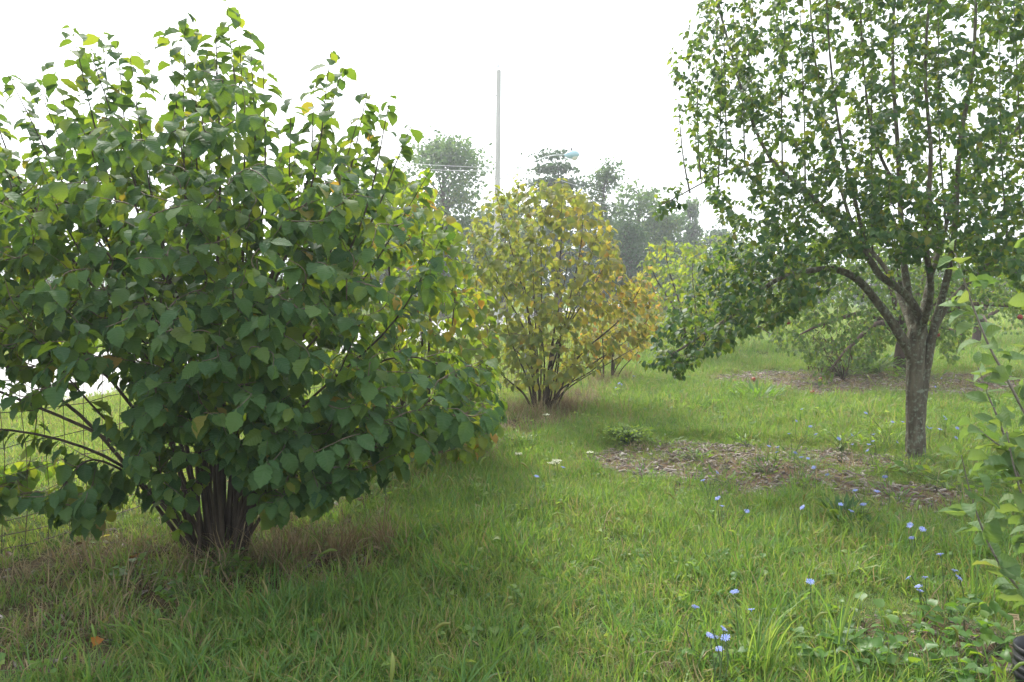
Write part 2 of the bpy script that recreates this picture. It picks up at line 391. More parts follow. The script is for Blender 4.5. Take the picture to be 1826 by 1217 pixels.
def shrub(name, label, cat, base, leaders, targets, leafmat, size, nleaf, tintf, group=None, stem_r=.014, spacing=.05, leadleaf=.55,
          bark='bark', twiglen=.3, shape='hazel', down=.75, base_r=.14, sag=.12):
    root = thing(name, label, cat, base, group); lv = Leaves(shape); B = np.array(base)
    nodes, tans, tw = [], [], Tubes()
    for tip in leaders:
        tip = np.array(tip, float); h = tip - B; a = rng.uniform(0, 6.28)
        hd = norm(np.array([h[0], h[1], 0]) + 1e-3)
        b0 = B + np.array([hd[0], hd[1], 0]) * base_r * rng.uniform(.2, 1) + np.append(rng.normal(0, .03, 2), -.03)
        L = np.linalg.norm(h)
        if h[2] > .55 * L:   # upright stem
            c1 = b0 + np.array([h[0] * .22, h[1] * .22, h[2] * .4]) + rng.normal(0, .03, 3)
            c2 = b0 + np.array([h[0] * .68, h[1] * .68, h[2] * .74]) + rng.normal(0, .03, 3)
        else:                # arching stem
            c1 = b0 + np.array([h[0] * .28, h[1] * .28, max(h[2], .1) * .45 + L * .18]) + rng.normal(0, .02, 3)
            c2 = b0 + np.array([h[0] * .68, h[1] * .68, max(h[2], .1) * .85 + L * .2]) + rng.normal(0, .02, 3)
        pth = curve([b0, c1, c2, tip], 20)
        r = stem_r * rng.uniform(.75, 1.25) * (1 - .86 * np.linspace(0, 1, 20) ** .85)
        t = Tubes(); t.add(pth, r, 6, wob=.04); t.build('stem', M[bark], root, B)
        tn = norm(np.gradient(pth, axis=0)); nodes.append(pth[3:]); tans.append(tn[3:])
        put_leaves(lv, pth, 1 - leadleaf * .9 / max(L, 1), spacing * .75, size, down, tintf, jit=.3, ctr=B)
    N = np.vstack(nodes); T = np.vstack(tans)
    tg = np.array([tuple(t) for t in targets]); order = np.argsort(np.linalg.norm(tg - B, axis=1))
    for k in order:
        g = tg[k]; d = g - N; dist = np.linalg.norm(d, axis=1)
        along = np.einsum('ni,ni->n', d / (dist[:, None] + 1e-6), T)
        cost = dist + .25 * np.maximum(0, .3 - along) + .4 * np.maximum(0, np.linalg.norm(N - B, axis=1) - np.linalg.norm(g - B))
        cost = np.where(dist < .1, 9, cost); i = int(np.argmin(cost))
        a = N[i]
        if dist[i] > twiglen * 3: continue
        p = twig_path(a, T[i], g, .06, 7, sag)
        tw.add(p, np.linspace(.0025 + .005 * dist[i], .0013, 7), 4)
        tn = norm(np.gradient(p, axis=0)); N = np.vstack([N, p[2:]]); T = np.vstack([T, tn[2:]])
        put_leaves(lv, p, .12, spacing, size, down, tintf, ctr=B)
    o = tw.build('twigs', M['twig'], root, B); o['kind'] = 'stuff'
    PLANTS.append((root, lv, M[leafmat], nleaf))
    return root

def targets_px(poly, n, Yc, dY, cx, rx, clump=0):
    xs = [p[0] for p in poly]; ys = [p[1] for p in poly]; out = []
    while len(out) < n:
        x, y = rng.uniform(min(xs), max(xs)), rng.uniform(min(ys), max(ys))
        if not in_poly(x, y, poly): continue
        w = math.sqrt(max(.08, 1 - ((x - cx) / rx) ** 2)); u = rng.uniform(-1, 1)
        q = P(x, y, Yc + dY * w * np.sign(u) * abs(u) ** .75)
        if clump and mnoise.noise(Vector(q) * clump) + rng.normal(0, .12) < -.12: continue
        out.append(q)
    return out

# ================================================================== SETTING
# masks of bare / mulched ground, used for the ground colour, the chips and the grass density
def ell(x, y, cx, cy, rx, ry): return 1 - np.sqrt(((x - cx) / rx) ** 2 + ((y - cy) / ry) ** 2)
def wob(x, y, s=1.): return .12 * np.sin(x * 23 * s + 2 * np.sin(y * 17 * s)) * np.sin(y * 19 * s) + .22 * np.sin(x * 3.1 * s + 1.3 * np.sin(y * 2.3 * s)) + .18 * np.sin(y * 5.7 * s + x * 2.9 * s) + .1 * np.sin(x * 11 * s - y * 9 * s)
def fencex(y): return -2.92 + .38 * (y - 4.66)
def mulch(x, y):
    w = wob(x, y)
    m = np.maximum(ell(x, y, 1.7, 7.25, 1.05, 1.3) * 1.7 + w * .9, ell(x, y, 3.05, 6.1, .75, .6) * 1.4 + w)
    m = np.maximum(m, ell(x, y, 3.3, 7.2, 2.0, 1.6) * .8 + w * 1.1 - .3)
    m = np.maximum(m, ell(x, y, 1.78, 3.62, .42, .26) * 1.6 + w * .6)
    m = np.maximum(m, ell(x, y, 2.2, 3.25, .4, .3) * 1.5 + w * .5)
    m = np.maximum(m, ell(x, y, 6.3, 14.0, 3.4, 2.3) * 1.8 + w * .8)
    return np.clip(m * 2.2, 0, 1)
def litter(x, y):
    """brown strip of dead grass and soil along the bushes"""
    w = wob(x, y); row = np.abs(x - (-1.72 + .365 * (y - 4.76)))
    m = np.maximum(ell(x, y, -2.0, 4.6, 1.6, .85) * 2.1 + w * .6, (1 - row / .75) * 1.1 + w * .6 - .1 - np.clip((y - 13) * .3, 0, 3))
    m = np.where((y < 3.2) | (x < fencex(y) + .08), 0, m)
    return np.clip(m * 1.8, 0, 1)

def ground():
    xs = np.concatenate([-np.geomspace(400, 12, 26), np.arange(-11.9, 14, .15), np.geomspace(14.2, 400, 26)])
    ys = np.concatenate([np.linspace(-40, -.5, 10), np.arange(0, 22, .15), np.geomspace(22.2, 900, 40)])
    X, Y = np.meshgrid(xs, ys); Z = hgt(X, Y) + .015 * mulch(X, Y)
    v = np.stack([X, Y, Z], -1).reshape(-1, 3); nx = len(xs); i = (np.arange(len(ys) - 1)[:, None] * nx + np.arange(nx - 1)[None]).reshape(-1)
    me = mesh_arrays('ground', v, np.stack([i, i + 1, i + nx + 1, i + nx], -1), None)
    for nm, f in (('mulch', mulch), ('litter', litter)):
        a = me.attributes.new(nm, 'FLOAT', 'POINT'); a.data.foreach_set('value', f(X, Y).astype(np.float32).ravel())
    m, t, o = newmat('ground_soil'); p = wpos(t)
    n1 = noise(t, 1.2, 4, p); n2 = noise(t, 28, 5, p, .7)
    c = ramp(t, [(.3, (.035, .06, .018)), (.55, (.06, .095, .025)), (.75, (.10, .12, .04))], n1)
    c = mixc(t, .5, c, ramp(t, [(.3, (.03, .045, .015)), (.7, (.11, .14, .045))], n2))
    cam_far = t.nodes.new('ShaderNodeSeparateXYZ'); t.links.new(p, cam_far.inputs[0])
    far = ramp(t, [(0, (0, 0, 0)), (1, (1, 1, 1))], math_(t, 'MULTIPLY', math_(t, 'SUBTRACT', cam_far.outputs[1], 18), .03))
    c = mixc(t, far, c, ramp(t, [(.3, (.09, .17, .03)), (.7, (.15, .23, .05))], noise(t, 6, 4, p)))
    am = t.nodes.new('ShaderNodeAttribute'); am.attribute_name = 'mulch'
    al = t.nodes.new('ShaderNodeAttribute'); al.attribute_name = 'litter'
    c = mixc(t, math_(t, 'MULTIPLY', al.outputs['Fac'], .85), c, ramp(t, [(.3, (.035, .022, .015)), (.7, (.13, .085, .05))], n2))
    c = mixc(t, am.outputs['Fac'], c, ramp(t, [(.3, (.06, .04, .028)), (.7, (.19, .13, .09))], n2))
    pr = t.nodes.new('ShaderNodeBsdfPrincipled'); pr.inputs['Roughness'].default_value = .95; pr.inputs['Specular IOR Level'].default_value = .1
    t.links.new(c, pr.inputs['Base Color']); t.links.new(bump(t, n2, .8, .03), pr.inputs['Normal']); t.links.new(pr.outputs[0], o.inputs[0])
    me.materials.append(m); tag(link('ground', me), kind='structure', label='grassy orchard ground with mulched and bare patches')
ground()

def road():
    pts = []
    ys = np.linspace(-20, 260, 57)
    a = -9.8 + .28 * (ys - 0); b = -15.9 + .28 * ys
    v = np.concatenate([np.stack([a, ys, hgt(a, ys) * 0 + .05], -1), np.stack([b, ys, 0 * ys + .05], -1),
                        np.stack([a + .25, ys, 0 * ys - .03], -1), np.stack([b - .25, ys, 0 * ys - .03], -1)])
    n = len(ys); i = np.arange(n - 1)
    q = np.vstack([np.stack([i + n, i, i + 1, i + n + 1], -1), np.stack([i, i + 2 * n, i + 2 * n + 1, i + 1], -1), np.stack([i + 3 * n, i + n, i + n + 1, i + 3 * n + 1], -1)])
    tag(link('road', mesh_arrays('road', v, q, M['road'], smooth=False)), kind='structure', label='pale road running beyond the wire fence')
road()

# ------------------------------------------------------------------ grass (stuff)
PROT = {}
def proto(colname, builders, mat):
    c = bpy.data.collections.new(colname); PROT[colname] = c
    for i, b in enumerate(builders):
        v, q, t = b()
        me = mesh_arrays('grass_tuft', v, q, mat, t); o = bpy.data.objects.new('grass_tuft.%03d' % i, me); c.objects.link(o)
    return c
def blades(n, rad, h0, h1, w, lean=.5, tint=(.35, .18), seg=4, dead=.08, flat=0):
    vs, qs, ts, k = [], [], [], 0
    for _ in range(n):
        a = rng.uniform(0, 6.283); r = rad * math.sqrt(rng.uniform()); b = np.array([r * math.cos(a), r * math.sin(a), -.01])
        az = a + rng.normal(0, 1.1) if r > rad * .3 else rng.uniform(0, 6.28); d = np.array([math.cos(az), math.sin(az), 0]); s = np.array([-d[1], d[0], 0])
        s = norm(s + d * rng.normal(0, .6)); h = rng.uniform(h0, h1); ln = abs(rng.normal(lean, lean * .5)) + flat; ww = w * rng.uniform(.6, 1.3)
        t = np.linspace(0, 1, seg + 1); th = ln * 1.6 * t ** 1.2; th = np.minimum(th, 2.4)
        ds = h * 1.15 / seg; up = np.concatenate([[0], np.cumsum(np.cos(th[1:])) * ds]); out = np.concatenate([[0], np.cumsum(np.sin(th[1:])) * ds])
        c = b + out[:, None] * d + up[:, None] * np.array([0, 0, 1.]); wd = ww * .5 * (1 - t ** 2.2) + .0003
        v = np.stack([c - s * wd[:, None], c + s * wd[:, None]], 1).reshape(-1, 3); i = np.arange(seg) * 2
        vs.append(v); qs.append(np.stack([i, i + 1, i + 3, i + 2], -1) + k); k += len(v)
        tt = rng.normal(*tint) if rng.uniform() > dead else rng.uniform(.85, 1); ts.append(np.full(len(v), tt))
    return np.vstack(vs), np.vstack(qs), np.clip(np.concatenate(ts), 0, 1)
def cover(n, rad, h, size):
    """low broadleaf ground cover"""
    vs, qs, ts, k = [], [], [], 0
    for _ in range(n):
        tv, tq, tu = TPL['heart'][rng.integers(0, 7)]
        a = rng.uniform(0, 6.283); r = rad * math.sqrt(rng.uniform()); d = norm(np.array([math.cos(a), math.sin(a), rng.uniform(-.2, .4)])); nn = norm(np.array([0, 0, 1.]) + rng.normal(0, .3, 3))
        X = norm(np.cross(d, nn)); Z = np.cross(X, d); Rm = np.stack([X, d, Z], -1) * size * rng.uniform(.6, 1.2)
        v = tv @ Rm.T + np.array([r * math.cos(a), r * math.sin(a), rng.uniform(.2, 1) * h]); vs.append(v); qs.append(tq + k); k += len(v)
        ts.append(np.full(len(v), rng.uniform(.2, .6)))
    return np.vstack(vs), np.vstack(qs), np.concatenate(ts)
def seedhead():
    v, q, t = blades(6, .03, .10, .2, .005); vs = [v]; qs = [q]; ts = [t]; k = len(v)
    T = Tubes(); hh = rng.uniform(.2, .3); T.add(curve([(0, 0, 0), (.01, .01, hh * .6), (.04, .03, hh)], 6), .0012, 3)
    T.add(curve([(.04, .03, hh), (.055, .045, hh + .03), (.075, .06, hh + .04)], 5), [.003, .0055, .006, .005, .002], 5)
    tv, tq = np.vstack(T.v), np.vstack(T.q); return np.vstack([v, tv]), np.vstack([q, tq + k]), np.concatenate([t, np.full(len(tv), .72)])
lush = proto('lush_tufts', [lambda: blades(34, .09, .04, .12, .006, .75) for _ in range(5)] + [lambda: blades(30, .10, .04, .13, .0035, 1.0, (.6, .25), 5, .2) for _ in range(3)]
             + [lambda: blades(16, .05, .09, .2, .0065, .75, (.3, .15)) for _ in range(2)] + [lambda: cover(12, .09, .06, .035) for _ in range(2)] + [seedhead], M['grass'])
mown = proto('mown_tufts', [lambda: blades(46, .22, .03, .075, .009, .6, (.6, .15), 3) for _ in range(4)], M['grass'])
dry = proto('dry_tufts', [lambda: blades(20, .09, .08, .24, .0055, .95, (.45, .3)) for _ in range(4)] + [lambda: blades(22, .12, .02, .07, .005, 1.2, (.5, .3)) for _ in range(3)]
            + [lambda: blades(18, .06, .15, .38, .0055, .6, (.35, .35)) for _ in range(2)], M['dry'])

def scatter(name, pts, scl, kind, coll, label, tilt=.34):
    n = len(pts); me = bpy.data.meshes.new(name); me.vertices.add(n); me.vertices.foreach_set('co', np.asarray(pts, np.float32).ravel())
    a = me.attributes.new('scl', 'FLOAT', 'POINT'); a.data.foreach_set('value', np.asarray(scl, np.float32))
    a = me.attributes.new('pick', 'INT', 'POINT'); a.data.foreach_set('value', np.asarray(kind, np.int32))
    rot = np.stack([rng.normal(0, tilt, n), rng.normal(0, tilt, n), rng.uniform(0, 6.283, n)], -1).astype(np.float32)
    a = me.attributes.new('rot', 'FLOAT_VECTOR', 'POINT'); a.data.foreach_set('vector', rot.ravel())
    o = link(name, me); tag(o, label, kind='stuff')
    ng = bpy.data.node_groups.new(name, 'GeometryNodeTree'); ng.interface.new_socket('Geometry', in_out='INPUT', socket_type='NodeSocketGeometry')
    ng.interface.new_socket('Geometry', in_out='OUTPUT', socket_type='NodeSocketGeometry')
    N = ng.nodes; gi = N.new('NodeGroupInput'); go = N.new('NodeGroupOutput'); ip = N.new('GeometryNodeInstanceOnPoints'); ci = N.new('GeometryNodeCollectionInfo')
    ci.inputs['Collection'].default_value = coll; ci.inputs['Separate Children'].default_value = True; ci.inputs['Reset Children'].default_value = True
    ip.inputs['Pick Instance'].default_value = True
    def at(nm, ty):
        x = N.new('GeometryNodeInputNamedAttribute'); x.data_type = ty; x.inputs['Name'].default_value = nm; return [s for s in x.outputs if s.enabled and s.name == 'Attribute'][0]
    L = ng.links; L.new(gi.outputs[0], ip.inputs['Points']); L.new(ci.outputs[0], ip.inputs['Instance']); L.new(at('pick', 'INT'), ip.inputs['Instance Index'])
    L.new(at('rot', 'FLOAT_VECTOR'), ip.inputs['Rotation']); L.new(at('scl', 'FLOAT'), ip.inputs['Scale']); L.new(ip.outputs[0], go.inputs[0])
    md = o.modifiers.new('scatter', 'NODES'); md.node_group = ng
    return o
def fan(n, y0, y1, margin=2.0, power=1.):
    """points in the view wedge, even over the ground"""
    u = rng.uniform(0, 1, n); y = np.sqrt(y0 ** 2 + u * (y1 ** 2 - y0 ** 2)) if power == 1 else y0 + (y1 - y0) * u ** power
    x = rng.uniform(-1, 1, n) * (.64 * y + margin); return x, y
def onroad(x, y): return (x < -9.5 + .28 * y) & (x > -16.2 + .28 * y)
def lawn():
    P_, S_, K_ = [], [], []
    for n, y0, y1, sc in ((35000, 2.2, 9, 1.0), (20000, 9, 18, 1.25), (13000, 18, 34, 1.7)):
        x, y = fan(n, y0, y1); m = mulch(x, y); l = litter(x, y); inside = x > fencex(y)
        weedy = np.clip(wob(x * 1.7, y * 1.9) * 1.5 + .15, 0, 1)
        p = np.where(inside, (1 - .93 * m) * (1 - .78 * l), 0) + m * (weedy * .7 + .05)
        k = (rng.uniform(size=n) < p) & inside & ~onroad(x, y)
        x, y = x[k], y[k]; P_.append(np.stack([x, y, hgt(x, y) + .01 * mulch(x, y)], -1))
        S_.append(rng.uniform(.65, 1.25, len(x)) * sc * (1 + .35 * wob(x * .8 + 3, y * .9)) * np.clip(1.05 - mulch(x, y - .35) * .7 - mulch(x, y + .25) * .3, .45, 1) * np.clip((x - fencex(y)) * .9 + .3, .5, 1))
        w = np.array([.12] * 5 + [.085] * 3 + [.035] * 2 + [.03] * 2 + [.012]); K_.append(rng.choice(13, len(x), p=w / w.sum()))
    scatter('lawn_grass', np.vstack(P_), np.concatenate(S_), np.concatenate(K_), lush, 'uneven green grass of the orchard floor')
    P_, S_ = [], []
    for n, y0, y1, sc in ((16000, 2.2, 14, .9), (14000, 14, 34, 1.5), (12000, 30, 75, 3.)):
        x, y = fan(n, y0, y1, 2); k = ((x < fencex(y)) | (y > 30)) & ~onroad(x, y); x, y = x[k], y[k]
        P_.append(np.stack([x, y, hgt(x, y)], -1)); S_.append(rng.uniform(.7, 1.2, len(x)) * sc)
    S_ = np.concatenate(S_)
    scatter('mown_grass', np.vstack(P_), S_, rng.integers(0, 4, len(S_)), mown, 'bright short grass beyond the wire fence')
    x, y = fan(50000, 2.6, 15.5); l = litter(x, y); m = mulch(x, y); p = (l * .42 + .012 + m * .06) * (x > fencex(y) + .05)
    k = rng.uniform(size=len(x)) < p; x, y = x[k], y[k]
    kd = rng.integers(4, 7, len(x)); kd = np.where(rng.uniform(size=len(x)) < .3, rng.integers(0, 4, len(x)), kd); sc = rng.uniform(.6, 1.15, len(x))
    ex, ey, ek = [], [], []
    for cx, cy, r, n in ((-1.32, 4.72, .2, 34), (-1.0, 4.95, .25, 34), (-1.95, 4.7, .3, 16), (.25, 10.5, .5, 60), (.7, 10.5, .3, 26), (-.15, 10.3, .35, 36), (1.67, 14.2, .3, 36), (-.75, 7.3, .35, 34)):
        ex.append(rng.normal(cx, r, n)); ey.append(rng.normal(cy, r * .6, n)); ek.append(rng.choice([0, 1, 2, 3, 7, 8], n, p=[.12] * 4 + [.26] * 2))
    ex, ey, ek = np.concatenate(ex), np.concatenate(ey), np.concatenate(ek)
    x = np.concatenate([x, ex]); y = np.concatenate([y, ey]); kd = np.concatenate([kd, ek]); sc = np.concatenate([sc, rng.uniform(.6, .95, len(ex))])
    scatter('dry_grass', np.stack([x, y, hgt(x, y)], -1), sc, kd, dry, 'dead brown grass around the feet of the bushes', .25)
lawn()

def chips():
    """bark chips and twig bits lying on the bare patches"""
    n = 94000; x, y = fan(n, 2.6, 17.5); p = mulch(x, y) * np.where(y > 11, .5, 1) + litter(x, y) * .16; k = rng.uniform(size=n) < p; x, y = x[k], y[k]; n = len(x)
    L = rng.uniform(.010, .034, n) * (1 + .04 * y); w = rng.uniform(.003, .010, n) * (1 + .04 * y); h = w * .4
    b = np.array([[-1, -1, -1], [1, -1, -1], [1, 1, -1], [-1, 1, -1], [-.8, -.7, 1], [.8, -.7, 1], [.8, .7, 1], [-.8, .7, 1]], float)
    f = np.array([[4, 5, 6, 7], [0, 1, 5, 4], [1, 2, 6, 5], [2, 3, 7, 6], [3, 0, 4, 7]])
    v = b[None] * np.stack([L, w, h], -1)[:, None]
    a = rng.uniform(0, 6.28, n); ti = rng.normal(0, .25, n); ca, sa, ct, st = np.cos(a), np.sin(a), np.cos(ti), np.sin(ti)
    X = v[..., 0] * ct[:, None] - v[..., 2] * st[:, None]; Z = v[..., 0] * st[:, None] + v[..., 2] * ct[:, None]; Yy = v[..., 1]
    vv = np.stack([X * ca[:, None] - Yy * sa[:, None] + x[:, None], X * sa[:, None] + Yy * ca[:, None] + y[:, None], Z + (hgt(x, y) + .015 * mulch(x, y) + rng.uniform(.002, .02, n))[:, None]], -1)
    q = f[None] + (np.arange(n) * 8)[:, None, None]
    m, t, o = newmat('wood_chip'); at = t.nodes.new('ShaderNodeAttribute'); at.attribute_name = 'tint'
    c = ramp(t, [(0, (.05, .042, .035)), (.4, (.13, .105, .085)), (.75, (.25, .215, .18)), (1, (.46, .41, .36))], at.outputs['Fac'])
    pr = t.nodes.new('ShaderNodeBsdfPrincipled'); pr.inputs['Roughness'].default_value = .85; t.links.new(c, pr.inputs['Base Color']); t.links.new(pr.outputs[0], o.inputs[0])
    me = mesh_arrays('wood_chips', vv.reshape(-1, 3), q.reshape(-1, 4), m, np.repeat(rng.beta(2, 2.2, n), 8), smooth=False)
    tag(link('wood_chips', me), 'grey brown bark chips spread on the bare patches', kind='stuff')
chips()

# ================================================================== THINGS
# ------------------------------------------------------------------ woven wire fence
def fence():
    y0, y1 = 2.2, 27.; f0 = Vector((fencex(y0), y0, 0)); root = thing('wire_fence', 'rusty woven wire fence behind the row of hazel bushes', 'fence', f0)
    n = 150; ys = np.linspace(y0, y1, n); xs = fencex(ys); tilt = .02 * np.sin(ys * 1.3)
    hs = [.05, .14, .24, .36, .50, .66, .85, 1.04, 1.17]
    for i, h in enumerate(hs):
        sagy = -.02 * np.abs(np.sin((ys - y0) / 3.4 * np.pi)) * (h / 1.2) + .012 * np.sin(ys * 7 + i) + .006 * np.sin(ys * 19 + 2 * i)
        t = Tubes(); t.add(np.stack([xs + tilt * h + .01 * np.sin(ys * 5 + i), ys, h + sagy + hgt(xs, ys)], -1), .003 if 0 < i < 8 else .0036, 3); t.build('line_wire', M['wire'], root, f0)
    st = np.arange(y0 + .1, y1, .141 * .935)
    for y in st[:190]:
        t = Tubes(); x = fencex(y); z0 = float(hgt(x, y)); hh = np.array([.02, .3, .6, .9, 1.18])
        t.add(np.stack([x + .015 * np.sin(y * 5 + hh * 5) + .02 * math.sin(y * 1.3) * hh, y + .012 * np.sin(hh * 6 + y * 9), z0 + hh], -1), .0026, 3); t.build('stay_wire', M['wire'], root, f0)
    for y in (3.0, 6.35, 9.7, 13.0, 16.4, 19.8, 23.2, 26.6):
        x = fencex(y) - .03; t = Tubes(); t.add([(x, y, -.1), (x, y, .6), (x + .005, y, 1.42)], .019, 6); t.add([(x, y, 1.2), (x + .03, y, 1.2)], .004, 4); t.build('post', M['post'], root, f0)
fence()

# ------------------------------------------------------------------ utility pole, lamp, cables
PY = 32.
def pole(px0, pxt, pyt, Y, label, r0=.16, r1=.095, arm=False):
    t = P(pxt, pyt, Y); b = Vector((P(px0, 520, Y).x, Y, 0)); root = thing('utility_pole', label, 'pole', b)
    T = Tubes(); T.add(curve([b + Vector((0, 0, -.1)), b.lerp(t, .5), t], 14), np.linspace(r0, r1, 14), 12); T.build('shaft', M['polewood'], root, b)
    if arm:
        T = Tubes(); T.add([t + Vector((-.03, 0, -.02)), t + Vector((-.03, 0, .16))], .02, 6); T.add([t + Vector((-.03, 0, .14)), t + Vector((-.03, 0, .24))], [.045, .03], 8); T.build('insulator', M['galv'], root, b)
        for zz, dx in ((-.95, -.14), (-2.4, -.1), (-4.1, -.12)):
            T = Tubes(); q = b.lerp(t, 1 + zz / (t.z)); T.add([q + Vector((0, 0, 0)), q + Vector((dx, 0, .02))], .03, 6); T.build('bracket', M['galv'], root, b)
        a0 = P(890, 320, Y); T = Tubes(); T.add(curve([a0, P(920, 303, Y), P(955, 287, Y - .1), P(985, 278, Y - .2), P(1012, 277, Y - .25)], 16), .022, 8); T.build('lamp_arm', M['galv'], root, b)
        h0 = P(1006, 277.5, Y - .25); h1 = P(1033, 275.5, Y - .25)
        T = Tubes(); pts = curve([h0, h0.lerp(h1, .5), h1], 11); T.add(pts, [.035, .075, .11, .135, .15, .16, .165, .165, .15, .11, .04], 12); sh = T.build('lamp_head', M['lampshell'], root, b)
        T = Tubes(); c = h0.lerp(h1, .68); T.add([c + Vector((0, 0, -.08)), c + Vector((0, 0, -.14)), c + Vector((0, 0, -.19)), c + Vector((0, 0, -.22))], [.14, .13, .09, .02], 12)
        o = T.build('lens', M['lens'], sh, b); 
        T = Tubes(); c = h0.lerp(h1, .5); T.add([c + Vector((0, 0, .14)), c + Vector((0, 0, .25))], .035, 8); T.build('photocell', M['pot'], sh, b)
    return b, t
pole(884, 889.5, 126, PY, 'tall weathered wooden utility pole with a street lamp on its arm', .125, .085, arm=True)
pole(1242, 1242, 351, 66, 'distant pale utility pole seen beside the big pear tree', .15, .1)
def cable(a, b, sag, label):
    a = Vector(a); b = Vector(b); t = np.linspace(0, 1, 30)[:, None]; p = np.array(a) * (1 - t) + np.array(b) * t; p[:, 2] -= (4 * sag * t * (1 - t))[:, 0]
    T = Tubes(); p2 = p - np.array(a); T.add(p2, .009, 5); o = T.build('overhead_cable', M['cable']); o.location = a; tag(o, label, 'cable', 'overhead cables on the utility pole')
cable(P(886, 300, PY), P(-60, 205, 26), .25, 'thin overhead cable from the lamp pole to the left behind the hazel top')
cable(P(886, 306, PY), P(500, 283, 33), .1, 'lower short overhead cable left of the lamp pole before the pale tree')
cable(P(888, 285, PY), P(1242, 377, 66), .35, 'upper of the two cables sloping right from the lamp pole')
cable(P(888, 306, PY), P(1242, 387, 66), .45, 'lower of the two cables sloping right from the lamp pole')

# ------------------------------------------------------------------ hazel bushes
gtint = lambda base, sd, yel: (lambda p: rng.uniform(.8, 1) if rng.uniform() < yel else rng.normal(base, sd))
def bush_one():
    poly = [(-330, 330), (-120, 235), (20, 260), (90, 215), (150, 190), (230, 190), (290, 210), (330, 140), (380, 80), (430, 100), (470, 210), (530, 250), (600, 230), (680, 260), (735, 330),
            (770, 400), (790, 470), (830, 570), (870, 640), (885, 690), (850, 740), (770, 780), (735, 830), (650, 820), (600, 850), (540, 860), (480, 850), (440, 740),
            (330, 700), (240, 690), (170, 700), (150, 800), (60, 850), (-80, 890), (-330, 860)]
    Yc = 4.75; tg = targets_px(poly, 2050, Yc, 1.3, 300, 640)
    tg = [t for t in tg if not ((lambda q: q[0] > 640 and q[1] < 640)(px_of(t)) and rng.uniform() < .72)]
    low = [(x, y, Y) for x, y, Y in ((30, 880, 3.9), (80, 870, 4.1), (-60, 900, 4.0), (160, 880, 4.2), (190, 900, 4.1), (480, 880, 4.1), (520, 860, 4.0), (600, 830, 3.9), (640, 860, 4.1),
            (560, 890, 4.0), (700, 850, 4.2), (760, 820, 4.5), (850, 750, 4.9), (895, 700, 5.1), (300, 860, 4.0), (270, 800, 4.2), (520, 720, 3.6), (560, 800, 3.7), (140, 590, 3.6), (330, 880, 4.2))]
    tg += [P(*t) for t in low] + [P(rng.uniform(-60, 640), rng.uniform(290, 600), rng.uniform(3.7, 5.9)) for _ in range(420)] + [P(rng.uniform(240, 500), rng.uniform(600, 745), rng.uniform(3.6, 4.6)) for _ in range(90)] + [P(rng.uniform(-120, 210), rng.uniform(845, 905), rng.uniform(3.9, 4.6)) for _ in range(38)] + [P(x, rng.uniform(720, 905 - (x - 480) * .42), rng.uniform(3.8, 4.8)) for x in rng.uniform(460, 890, 170)] + [P(rng.uniform(230, 470), rng.uniform(720, 815), rng.uniform(3.7, 4.3)) for _ in range(60)] + [P(x + rng.normal(0, 12), y + rng.normal(0, 14), rng.uniform(3.8, 4.3)) for x, y in ((300, 850), (250, 830), (490, 890), (520, 850), (580, 880), (620, 850), (110, 890), (160, 905), (440, 830)) for _ in range(5)]
    tips = [(128, 50, 4.7), (208, 62, 5.0), (160, 90, 4.9), (402, -15, 4.75), (352, 50, 4.9), (300, 62, 4.6), (447, 62, 5.0), (590, 92, 4.7), (655, 165, 5.0), (697, 170, 4.9), (735, 220, 4.7), (520, 175, 4.8),
            (15, 135, 4.7), (62, 140, 5.0), (258, 108, 5.2), (-100, 130, 4.8), (-250, 250, 4.7), (770, 300, 5.0), (800, 400, 4.6), (870, 640, 4.9), (880, 700, 4.7), (-280, 500, 4.4), (-320, 700, 4.9),
            (-250, 860, 4.2), (100, 880, 3.9), (560, 850, 3.85), (720, 830, 4.2), (480, 560, 3.55), (250, 500, 3.6), (60, 600, 3.8), (650, 560, 3.8), (330, 350, 5.9), (520, 400, 5.9), (100, 420, 5.8), (380, 200, 5.4), (180, 300, 4.3), (450, 300, 4.2), (600, 350, 4.4)]
    tg = [t for t in tg if not ((lambda q: -200 < q[0] < 225 and 665 < q[1] < 838)(px_of(t)) and rng.uniform() < .93)]
    tg = [t for t in tg if not (px_of(t)[1] < 330 and rng.uniform() < .3)]
    tips += [(180, 60, 5.2), (330, 20, 4.6), (425, 30, 5.1), (470, 110, 4.6), (560, 150, 5.1), (612, 120, 5.0), (95, 110, 4.5), (40, 200, 4.9), (230, 90, 4.6), (385, 60, 4.5), (640, 210, 4.6), (675, 190, 5.2), (-30, 150, 5.1)]
    B = Vector((-1.72, 4.76, 0)); B.z = float(hgt(B.x, B.y))
    shrub('hazel_bush', 'largest dark green hazel bush filling the left of the scene', 'bush', B, [P(*t) for t in tips], tg, 'hazel', .100, 300, gtint(.32, .2, .008),
          'hazel bushes in a row along the fence', stem_r=.0135, spacing=.038, leadleaf=1.0, twiglen=.33, base_r=.11)
bush_one()
def round_bush(base, poly, ntg, Yc, dY, cx, rx, tips, mat, size, nl, tf, label, sr=.016, sp=.055, group='hazel bushes in a row along the fence', **kw):
    B = Vector(base); B.z = float(hgt(B.x, B.y))
    return shrub('hazel_bush', label, 'bush', B, [P(*t) for t in tips], targets_px(poly, ntg, Yc, dY, cx, rx, kw.pop('clump', 0)), mat, size, nl, tf, group, stem_r=sr, spacing=sp, **kw)
